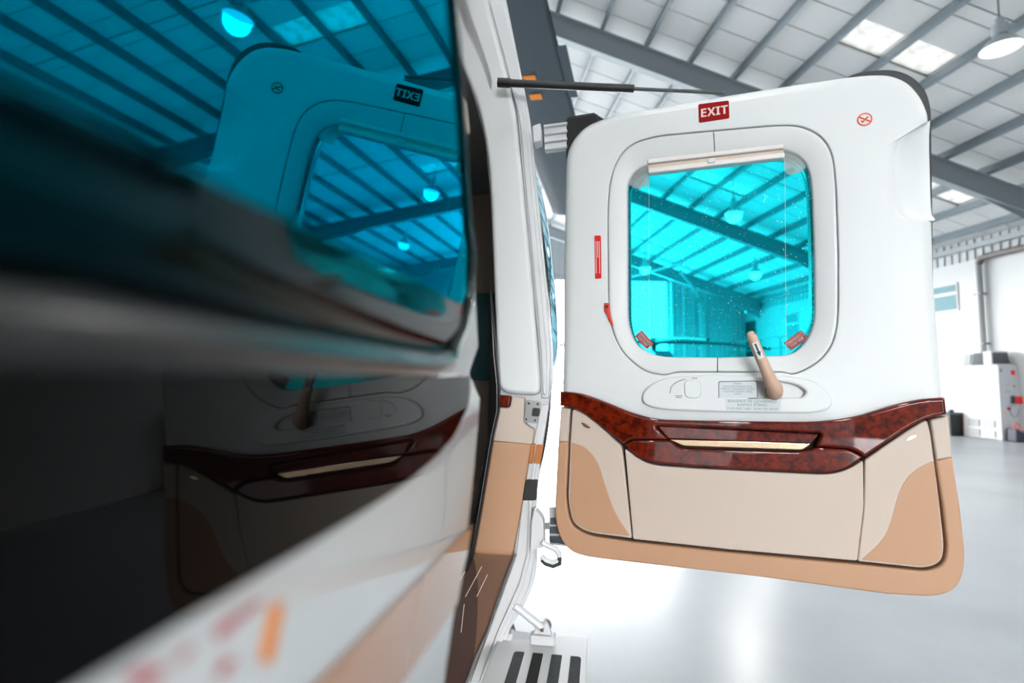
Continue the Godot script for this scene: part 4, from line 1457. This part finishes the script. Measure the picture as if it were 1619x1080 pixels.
	slab("wood_band_lower", [0.2227, 1.4296, 0.0057, 0.2494, 1.447, 0.0114, 0.3659, 1.4495, 0, 0.3923, 1.4267, 0.0152, 0.4227, 1.4241, 0, 0.7245, 1.4282, 0, 0.7512, 1.4331, 0.0152, 0.7779, 1.4452, 0, 0.8613, 1.4434, 0.0152, 0.8919, 1.4234, 0.0057, 0.8531, 1.391, 0.0228, 0.8047, 1.3739, 0.0266, 0.6206, 1.3726, 0, 0.4403, 1.3722, 0.038, 0.314, 1.3773, 0.038, 0.2666, 1.391, 0.0266], -0.02, 0.024, 0.008, M.wood, door, [], 0.0009)
	slab("grip_panel", [0.3294, 1.4938, 0.0057, 0.7834, 1.4834, 0.0076, 0.7628, 1.4587, 0, 0.36, 1.4567, 0], -0.02, 0.021, 0.005, M.wood, door, [], 0.0009)
	slab("grip_strip", [0.3616, 1.4532, 0, 0.7636, 1.4563, 0, 0.7396, 1.4359, 0.0076, 0.4036, 1.4339, 0.0076], -0.02, 0.016, 0.004, M.champagne, door, [], 0.0009)
	# leather clad lower half
	slab("side_pocket", [0.0488, 1.5426, 0.0095, 0.09, 1.5265, 0.0266, 0.1493, 1.4796, 0.038, 0.2111, 1.4239, 0.0114, 0.2166, 1.3749, 0, 0.2395, 1.1337, 0.0057, 0.097, 1.1384, 0.0304, 0.0458, 1.1648, 0.0266, 0.0312, 1.2389, 0.0266, 0.0415, 1.4507, 0], -0.02, 0.017, 0.005, M.beige, door, [], 0.0012)
	slab("tan_inlay", [0.0446, 1.4317, 0, 0.0954, 1.419, 0.038, 0.1354, 1.3707, 0.038, 0.1657, 1.2693, 0.038, 0.1897, 1.2099, 0.0266, 0.2356, 1.1393, 0, 0.0971, 1.1425, 0.0304, 0.048, 1.1692, 0.0266, 0.0355, 1.2392, 0.0266], 0.012, 0.018, 0.003, M.tan, door)
	slab("pocket_latch", [0.0767, 1.4994, 0.0038, 0.0897, 1.4997, 0.0057, 0.1109, 1.4835, 0.0019, 0.1044, 1.4791, 0.0038, 0.0874, 1.4849, 0.0057], 0.012, 0.0195, 0.001, M.champagne, door)
	slab("centre_panel", [0.2235, 1.4164, 0.0057, 0.2696, 1.3819, 0.0266, 0.3132, 1.3681, 0.0266, 0.4401, 1.3651, 0, 0.6211, 1.3657, 0, 0.806, 1.3672, 0.0266, 0.8547, 1.3844, 0.0266, 0.8919, 1.4133, 0.0057, 0.8887, 1.285, 0, 0.8674, 1.1332, 0.0057, 0.5264, 1.1298, 0, 0.2458, 1.1328, 0.0057], -0.02, 0.02, 0.005, M.beige, door, [], 0.0012)
	slab("side_pocket", [0.8987, 1.4152, 0.0057, 0.9514, 1.4585, 0.038, 1.0138, 1.5085, 0.038, 1.0504, 1.5341, 0.0114, 1.0571, 1.4872, 0, 1.0685, 1.3156, 0, 1.0744, 1.1889, 0.0266, 1.0655, 1.1493, 0.019, 1.0301, 1.1301, 0.019, 0.8709, 1.1312, 0.0057, 0.8922, 1.2849, 0], -0.02, 0.017, 0.005, M.beige, door, [], 0.0012)
	slab("tan_inlay", [1.0617, 1.4233, 0.0057, 1.0119, 1.3929, 0.057, 0.9786, 1.3438, 0.057, 0.95, 1.2335, 0.038, 0.9286, 1.1897, 0.038, 0.8773, 1.1355, 0.0057, 1.0303, 1.1335, 0.019, 1.0642, 1.1525, 0.019, 1.0715, 1.1886, 0.0266, 1.0671, 1.3155, 0], 0.012, 0.018, 0.003, M.tan, door)
	slab("pocket_latch", [0.9959, 1.4738, 0.0038, 1.0068, 1.4864, 0.0057, 1.0248, 1.4923, 0.0038, 1.0215, 1.4835, 0.0057, 1.0063, 1.4742, 0.0057], 0.012, 0.0195, 0.001, M.champagne, door)
	slab("border_cap", [0.0065, 1.5499, 0, 0.0398, 1.5441, 0.0057, 0.0324, 1.4323, 0, -0.0032, 1.4309, 0], -0.05, 0.014, 0.006, M.beige, door)
	slab("border_cap", [1.0595, 1.5336, 0.0057, 1.1009, 1.5451, 0.0057, 1.106, 1.4327, 0, 1.0679, 1.4222, 0], -0.05, 0.014, 0.006, M.beige, door)
	slab("lower_border", [-0.0032, 1.4309, 0, 0.0324, 1.4323, 0, 0.0222, 1.2361, 0.0266, 0.0369, 1.1574, 0.0266, 0.0949, 1.1273, 0.0266, 0.2402, 1.1209, 0, 0.5266, 1.1187, 0, 0.8714, 1.1211, 0, 1.033, 1.1204, 0.019, 1.0729, 1.1419, 0.019, 1.0834, 1.1853, 0.019, 1.0762, 1.3141, 0, 1.0679, 1.4222, 0, 1.106, 1.4327, 0, 1.1171, 1.3001, 0, 1.1233, 1.1575, 0.038, 1.1061, 1.0887, 0.0475, 1.059, 1.0542, 0.0475, 0.9378, 1.047, 0, 0.6135, 1.0552, 0, 0.1049, 1.0562, 0.0475, 0.0406, 1.0659, 0.038, -0.0007, 1.1077, 0.038, -0.018, 1.1801, 0.038], -0.05, 0.014, 0.007, M.tan, door)
	# hinges and gas strut
	var uh := slab("upper_hinge", [-0.0632, 2.5766, 0.0038, 0.0267, 2.5738, 0.0038, 0.0259, 2.4711, 0.0038, -0.0588, 2.4716, 0.0038], -0.045, -0.03, 0.003, M.jamb_white, door)
	for k in 4:
		st = mb()
		var p := dp([-0.0584, 2.5664, 0, 0.0266, 2.5645, 0, -0.0564, 2.4807, 0, 0.026, 2.4781, 0], 0, 0).lerp(dp([-0.0584, 2.5664, 0, 0.0266, 2.5645, 0, -0.0564, 2.4807, 0, 0.026, 2.4781, 0], 0, 2), k / 3.0)
		var q := dp([-0.0584, 2.5664, 0, 0.0266, 2.5645, 0, -0.0564, 2.4807, 0, 0.026, 2.4781, 0], 0, 1).lerp(dp([-0.0584, 2.5664, 0, 0.0266, 2.5645, 0, -0.0564, 2.4807, 0, 0.026, 2.4781, 0], 0, 3), k / 3.0)
		tube(st, [Vector3(p.x, p.y, -0.026), Vector3(q.x, q.y, -0.026)], 0.006, 8)
		part("rib", st, M.jamb_white, uh)
	slab("hinge_cover", [0.022, 2.584, 0.0076, 0.1346, 2.584, 0, 0.1342, 2.547, 0, 0.091, 2.5331, 0, 0.0447, 2.5006, 0, 0.0256, 2.4379, 0, 0.021, 2.4386, 0], -0.045, -0.03, 0.002, M.black, door)
	var lh := slab("lower_hinge", [-0.0509, 1.1962, 0.0038, 0.0012, 1.196, 0, 0.0337, 1.069, 0, -0.0492, 1.0691, 0.0038], -0.05, -0.035, 0.003, M.pale_grey, door)
	for k in 3:
		slab("dark_slot", [[[-0.0442, 1.1621, 0.0038, -0.0125, 1.1648, 0, -0.0126, 1.1412, 0, -0.0466, 1.1382, 0.0038]], [[-0.0466, 1.1317, 0.0038, -0.0082, 1.1352, 0, -0.0038, 1.1099, 0, -0.049, 1.1078, 0.0038]], [[-0.0491, 1.0992, 0.0038, 0.0028, 1.1041, 0, 0.016, 1.0756, 0, -0.0492, 1.0776, 0.0038]]][k][0], -0.04, -0.033, 0.001, M.slate_grey, lh)
	slab("hinge_link", [-0.0949, 1.1382, 0, -0.0489, 1.1423, 0, -0.049, 1.1207, 0, -0.0949, 1.1165, 0], -0.05, -0.035, 0.002, M.mid_grey, door)
	var strut := Node3D.new()
	strut.name = "gas_strut"
	door.add_child(strut, true)
	var s0 := Vector3(-0.1626, 2.6747, 0.118)
	var s1 := Vector3(0.5562, 2.5995, -0.06)
	st = mb()
	tube(st, [s0, s0.lerp(s1, 0.6)], 0.0132, 16)
	part("cylinder", st, M.black, strut)
	st = mb()
	tube(st, [s0.lerp(s1, 0.58), s1], 0.006, 10)
	part("piston_rod", st, M.slate_grey, strut)
	st = mb()
	tube(st, [s0.lerp(s1, -0.03), s0.lerp(s1, 0.03)], 0.016, 14)
	tube(st, [s0, s0 + Vector3(0, 0.02, -0.02)], 0.007, 10)
	part("ball_joint", st, M.black, strut)


func emergency(at: Array, turn: float, m: Material, a: String, b: String) -> void:
	var o := Node3D.new()
	o.name = "emergency_sticker"
	o.position = dp(at, -0.0262)
	o.rotation.z = turn
	door.add_child(o, true)
	var st := mb()
	plate(st, rrect(0, 0, 0.062, 0.032, 0.006), -0.0036, -0.0006)
	part("backing", st, m, o)
	st = mb()
	plate(st, rrect(0, 0, 0.057, 0.027, 0.005), -0.0006, 0.0, 0.0, [rrect(0, 0, 0.0558, 0.0258, 0.0045)])
	bx(st, Vector3(0, 0, -0.0003), Vector3(0.052, 0.0007, 0.0006))
	part("printed_border", st, M.print_white, o)
	for k in 2:
		var t := text("lettering", a if k == 0 else b, 0.0070, M.print_white, o, Vector3(0, 0.0062 - k * 0.0124, 0.0), 0.0, 1.0, false)
		t.scale.x = (0.050 if k == 0 else 0.045) / maxf((t.mesh as TextMesh).get_aabb().size.x, 0.001)


# ---------------------------------------------------------------- far side of the hangar
func wall_box(st: SurfaceTool, arr: Array, x: float, t: float, ch := 0.0) -> void:
	# box on the white wall between two corners given as distance and height
	var d0 := minf(arr[0], arr[3])
	var d1 := maxf(arr[0], arr[3])
	var y0 := minf(arr[1], arr[4])
	var y1 := maxf(arr[1], arr[4])
	bx(st, Vector3(x - t / 2, (y0 + y1) / 2, -(d0 + d1) / 2), Vector3(t, y1 - y0, d1 - d0), ch)


func wall_window(called: String, label: String, arr: Array, split: float) -> void:
	var w := setting(called, label, "window")
	var d0 := minf(arr[0], arr[3])
	var d1 := maxf(arr[0], arr[3])
	var y0 := minf(arr[1], arr[4])
	var y1 := maxf(arr[1], arr[4])
	var st := mb()
	wall_box(st, [d0 - 0.06, y0 - 0.06, 0, d1 + 0.06, y1 + 0.06, 0], 14.498, 0.03, 0.006)
	part("window_frame", st, M.cabinet, w)
	for k in [[y0, lerpf(y0, y1, split) - 0.05], [lerpf(y0, y1, split) + 0.05, y1]]:
		st = mb()
		wall_box(st, [d0, k[0], 0, d1, k[1], 0], 14.466, 0.012)
		part("pane", st, M.pane, w)


func build_background() -> void:
	wall_window("window_1", "small grey two-part window high in the white side wall beside the pipe", [14.75, 3.68, 0, 15.5, 4.42, 0], 0.66)
	wall_window("window_2", "small window in the far white side wall, seen through the blue pane", [22.5, 3.4, 0, 23.3, 4.5, 0], 0.6)
	var dr := setting("door_1", "dark door in the far white side wall, seen through the blue pane", "door")
	var st := mb()
	wall_box(st, [26.0, 2.5, 0, 26.9, 4.5, 0], 14.498, 0.05, 0.01)
	part("door_leaf", st, M.slate_grey, dr)
	st = mb()
	wall_box(st, [25.94, 2.5, 0, 26.96, 4.56, 0], 14.499, 0.03)
	part("door_surround", st, M.mid_grey, dr)
	st = mb()
	bx(st, Vector3(14.42, 3.4, -26.1), Vector3(0.05, 0.04, 0.14), 0.01)
	part("door_handle", st, M.steel, dr)
	# gallery rail along the far part of the wall
	var rail := thing("gallery_rail", "dark landing with rail below the far wall door", "railing", hg(14.0, 0, 24.0), HANG)
	st = mb()
	bx(st, Vector3(0, 2.45, 0), Vector3(0.9, 0.1, 7.0), 0.01)
	part("landing", st, M.mid_grey, rail)
	for k in 5:
		st = mb()
		tube(st, [Vector3(-0.4, 0.0, -3.2 + k * 1.6), Vector3(-0.4, 3.45, -3.2 + k * 1.6)], 0.03, 8)
		part("post", st, M.mid_grey, rail)
	st = mb()
	tube(st, [Vector3(-0.4, 3.45, -3.5), Vector3(-0.4, 3.45, 3.5)], 0.035, 8)
	part("hand_rail", st, M.mid_grey, rail)
	st = mb()
	tube(st, [Vector3(-0.4, 2.95, -3.5), Vector3(-0.4, 2.95, 3.5)], 0.02, 8)
	part("mid_rail", st, M.mid_grey, rail)
	# pipe on the white wall
	var pipe := thing("wall_pipe", "grey pipe rising up the white wall and turning along its top", "pipe", hg(14.36, 0, 13.9), HANG)
	st = mb()
	tube(st, [Vector3(0, 0.0, 0), Vector3(0, 4.95, 0)], 0.085, 14)
	part("riser", st, M.pipe, pipe)
	st = mb()
	tube(st, [Vector3(0, 4.85, 0.02), Vector3(0, 5.0, 0.1), Vector3(0, 5.02, 0.3), Vector3(0, 5.02, 6.0)], 0.085, 14)
	part("top_run", st, M.pipe_brown, pipe)
	st = mb()
	for y in [1.2, 2.6, 4.0]:
		st = mb()
		bx(st, Vector3(0.02, y, 0), Vector3(0.2, 0.05, 0.22), 0.005)
		part("clamp", st, M.mid_grey, pipe)
	# tall cabinet against the wall
	var cab := thing("tall_cabinet", "tall white cabinet with four vent grilles against the white wall", "cabinet", hg(14.2, 0, 13.65), HANG)
	st = mb()
	bx(st, Vector3(0, 1.0, 0), Vector3(0.52, 1.98, 1.06), 0.01)
	part("body", st, M.cabinet, cab)
	st = mb()
	bx(st, Vector3(0.01, 0.99, 0.545), Vector3(0.56, 1.94, 0.02), 0.004)
	var bd := part("side_board", st, M.board, cab)
	for k in 4:
		var gy := 0.42 - (k / 2) * 0.27
		var gz := 0.22 if k % 2 else -0.22
		st = mb()
		bx(st, Vector3(-0.268, gy, gz), Vector3(0.02, 0.19, 0.34), 0.004)
		var gr := part("vent_grille", st, M.grille, cab)
		st = mb()
		for s in 6:
			bx(st, Vector3(-0.28, gy - 0.075 + s * 0.03, gz), Vector3(0.012, 0.012, 0.3))
		part("louvre", st, M.cabinet, gr)
	for q in [[0.14, 1.78, 0.11, 0.12, "bright_red", "red_sticker"], [0.18, 1.68, 0.03, 0.05, "orange", "small_sticker"], [0.16, 1.42, 0.06, 0.07, "champagne", "small_sticker"], [-0.02, 1.45, 0.09, 0.02, "orange", "small_sticker"], [-0.04, 1.28, 0.14, 0.02, "mid_grey", "small_sticker"], [-0.2, 1.84, 0.07, 0.09, "mid_grey", "small_sticker"], [-0.14, 0.72, 0.05, 0.05, "orange", "small_sticker"]]:
		st = mb()
		bx(st, Vector3(q[0], q[1], 0.558), Vector3(q[2], q[3], 0.006))
		part(q[5], st, M[q[4]], bd)
	st = mb()
	plate(st, shape([0.04, 0.98, 0.03, 0.29, 0.96, 0.01, 0.29, 1.15, 0.01, 0.06, 1.16, 0.03]), 0.556, 0.64, 0.02)
	var hose := thing("red_cable_reel", "red cable bundle hung on the grey side of the white cabinet", "cable reel", hg(14.2, 0, 13.65), HANG)
	part("red_drum", st, M.bright_red, hose)
	st = mb()
	plate(st, shape([0.03, 0.97, 0.02, 0.07, 0.97, 0.02, 0.08, 1.17, 0.02, 0.04, 1.17, 0.02]), 0.556, 0.648, 0.01)
	part("end_cheek", st, M.slate_grey, hose)
	st = mb()
	var loop := []
	for i in 25:
		var t := i / 24.0 * PI * 1.7 + 1.2
		loop.append(Vector3(0.1 + cos(t) * 0.12, 0.78 + sin(t) * 0.16, 0.575))
	tube(st, loop, 0.007, 6)
	part("cable", st, M.mid_grey, hose)
	st = mb()
	bx(st, Vector3(-0.05, 0.83, 0.575), Vector3(0.09, 0.06, 0.03), 0.01, Basis(Vector3.BACK, -0.4))
	part("plug", st, M.red, hose)
	# flood lamps on top of the cabinet
	var fl := thing("flood_lamp", "grey box floodlight standing on top of the white cabinet", "lamp", hg(14.2, 1.99, 13.95), HANG)
	st = mb()
	plate(st, shape([-0.3, 0.0, 0.02, 0.28, 0.0, 0.02, 0.22, 0.34, 0.03, -0.22, 0.34, 0.03]), -0.14, 0.14, 0.02)
	part("hood", st, M.pale_grey, fl)
	st = mb()
	bx(st, Vector3(-0.27, 0.17, 0), Vector3(0.03, 0.28, 0.2), 0.005, Basis(Vector3.BACK, -0.2))
	part("end_plate", st, M.mid_grey, fl)
	var ds := thing("black_display", "dark tilted box with pale frame beside the floodlight on the cabinet", "display", hg(14.17, 1.99, 13.35), HANG)
	st = mb()
	plate(st, shape([-0.26, 0.0, 0.02, 0.3, 0.0, 0.02, 0.22, 0.36, 0.02, -0.26, 0.36, 0.02]), -0.12, 0.10, 0.01)
	part("case", st, M.wall, ds)
	st = mb()
	plate(st, shape([-0.22, 0.03, 0.02, 0.27, 0.03, 0.02, 0.20, 0.33, 0.02, -0.22, 0.33, 0.02]), 0.10, 0.115, 0.004)
	part("dark_face", st, M.slate_grey, ds)
	# waste bin, carton
	var bin := thing("waste_bin", "black waste bin with a lid standing at the foot of the white wall", "bin", hg(13.80, 0, 14.44), HANG)
	st = mb()
	plate(st, shape([-0.2, -0.2, 0.05, 0.2, -0.2, 0.05, 0.2, 0.2, 0.05, -0.2, 0.2, 0.05]), 0.0, 0.6, 0.01, [], Transform3D(Basis(Vector3(1, 0, 0), Vector3(0, 0, -1), Vector3(0, 1, 0)), Vector3.ZERO))
	part("body", st, M.bin, bin)
	st = mb()
	plate(st, rrect(0, 0, 0.44, 0.44, 0.06), 0.6, 0.66, 0.03, [], Transform3D(Basis(Vector3(1, 0, 0), Vector3(0, 0, -1), Vector3(0, 1, 0)), Vector3.ZERO))
	part("lid", st, M.slate_grey, bin)
	st = mb()
	bx(st, Vector3(0.02, 0.69, 0), Vector3(0.12, 0.08, 0.1), 0.02, Basis(Vector3.BACK, 0.4))
	part("lid_handle", st, M.bin, bin)
	var box := thing("carton", "small brown carton between the black bin and the white cabinet", "box", hg(14.33, 0, 14.5), HANG)
	st = mb()
	bx(st, Vector3(0, 0.28, 0), Vector3(0.26, 0.56, 0.3), 0.008)
	part("body", st, M.cardboard, box)
	st = mb()
	bx(st, Vector3(-0.03, 0.57, 0), Vector3(0.24, 0.012, 0.13), 0.0, Basis(Vector3.BACK, 0.2))
	part("flap", st, M.cardboard, box)
	# notice frame and wall lamp
	var nt := thing("notice_frame", "pale blue framed notice on the white wall above the bin", "frame", hg(14.49, 0, 15.0), HANG)
	st = mb()
	bx(st, Vector3(-0.02, 1.42, 0), Vector3(0.04, 0.5, 0.6), 0.008)
	part("frame", st, M.pale_grey, nt)
	st = mb()
	bx(st, Vector3(-0.043, 1.42, 0), Vector3(0.008, 0.42, 0.52))
	part("sheet", st, M.label_paper, nt)
	var wl := thing("wall_lamp", "small grey cone lamp fixed on the white wall beside the notice", "lamp", hg(14.3, 1.6, 14.35), HANG)
	st = mb()
	lathe(st, [Vector2(0.0, 0.2), Vector2(0.035, 0.2), Vector2(0.05, 0.14), Vector2(0.15, 0.0), Vector2(0.14, 0.0), Vector2(0.04, 0.13)], Vector3.ZERO, 18)
	part("shade", st, M.mid_grey, wl)
	st = mb()
	tube(st, [Vector3(0, 0.18, 0), Vector3(0.2, 0.18, 0)], 0.015, 8)
	part("arm", st, M.mid_grey, wl)
	# tool bag on the floor by the cabinet
	var bag := thing("tool_bag", "navy tool bag with red strap on the floor by the cabinet", "bag", hg(14.15, 0, 12.85), HANG)
	st = mb()
	plate(st, shape([-0.22, 0.0, 0.04, 0.3, 0.0, 0.05, 0.3, 0.18, 0.06, -0.02, 0.26, 0.08, -0.2, 0.36, 0.06]), -0.14, 0.14, 0.05, [], Transform3D.IDENTITY, true)
	part("body", st, M.navy, bag)
	st = mb()
	plate(st, shape([0.02, 0.03, 0.02, 0.31, 0.03, 0.03, 0.31, 0.15, 0.03, 0.1, 0.17, 0.05]), 0.13, 0.155, 0.01)
	part("side_pouch", st, M.blue, bag)
	st = mb()
	loop = []
	for i in 21:
		loop.append(Vector3(-0.12 + cos(i * TAU / 20) * 0.08, 0.38 + sin(i * TAU / 20) * 0.1, 0.05))
	tube(st, loop, 0.014, 8)
	tube(st, [Vector3(-0.1, 0.3, 0.15), Vector3(0.05, 0.24, 0.165), Vector3(0.28, 0.1, 0.165)], 0.014, 8)
	part("strap", st, M.bright_red, bag)
	far_helicopter()


func far_helicopter() -> void:
	var o := thing("parked_helicopter", "dark helicopter parked before the bright far doorway, seen through the blue pane", "helicopter", hg(7.6, 0, 21.5), HANG + 0.35)
	var st := mb()
	var rows := []
	for i in 17:
		var t := i / 16.0
		var z := lerpf(-2.2, 2.6, t)
		var r := sin(PI * clampf(t * 0.92 + 0.04, 0, 1)) ** 0.55
		var line := []
		for k in 21:
			var a := TAU * k / 20
			line.append(Vector3(cos(a) * 1.05 * r, 1.45 + sin(a) * 1.05 * r, z))
		rows.append(line)
	grid(st, rows)
	part("body", st, M.heli_body, o)
	st = mb()
	tube(st, [Vector3(0, 1.9, 2.0), Vector3(0, 2.1, 7.0)], [0.45, 0.14], 12)
	part("tail_boom", st, M.heli_body, o)
	st = mb()
	plate(st, shape([-1.0, 2.2, 0.3, 1.2, 2.2, 0.3, 0.8, 2.75, 0.2, -0.5, 2.75, 0.2]), -0.45, 0.45, 0.1, [], Transform3D(Basis(Vector3(0, 0, -1), Vector3.UP, Vector3.RIGHT), Vector3.ZERO), true)
	part("engine_cowling", st, M.heli_body, o)
	st = mb()
	lathe(st, [Vector2(0.0, 3.3), Vector2(0.1, 3.28), Vector2(0.3, 3.15), Vector2(0.3, 3.02), Vector2(0.12, 2.95), Vector2(0.1, 2.7)], Vector3.ZERO, 16)
	part("rotor_hub", st, M.slate_grey, o)
	for k in 4:
		st = mb()
		var a := TAU * k / 4 + 0.35
		var d := Vector3(cos(a), 0, sin(a))
		tube(st, [Vector3(0, 3.1, 0), Vector3(0, 3.12, 0) + d * 1.0, Vector3(0, 3.05, 0) + d * 3.0, Vector3(0, 2.85, 0) + d * 5.0], [0.09, 0.08, 0.07, 0.06], 8)
		part("rotor_blade", st, M.slate_grey, o)
	for s in [-1.0, 1.0]:
		st = mb()
		tube(st, [Vector3(s * 0.95, 0.05, -1.9), Vector3(s * 0.95, 0.05, 2.2)], 0.05, 8)
		for z in [-1.0, 1.2]:
			tube(st, [Vector3(s * 0.6, 0.9, z), Vector3(s * 0.95, 0.06, z)], 0.04, 8)
		part("skid", st, M.slate_grey, o)
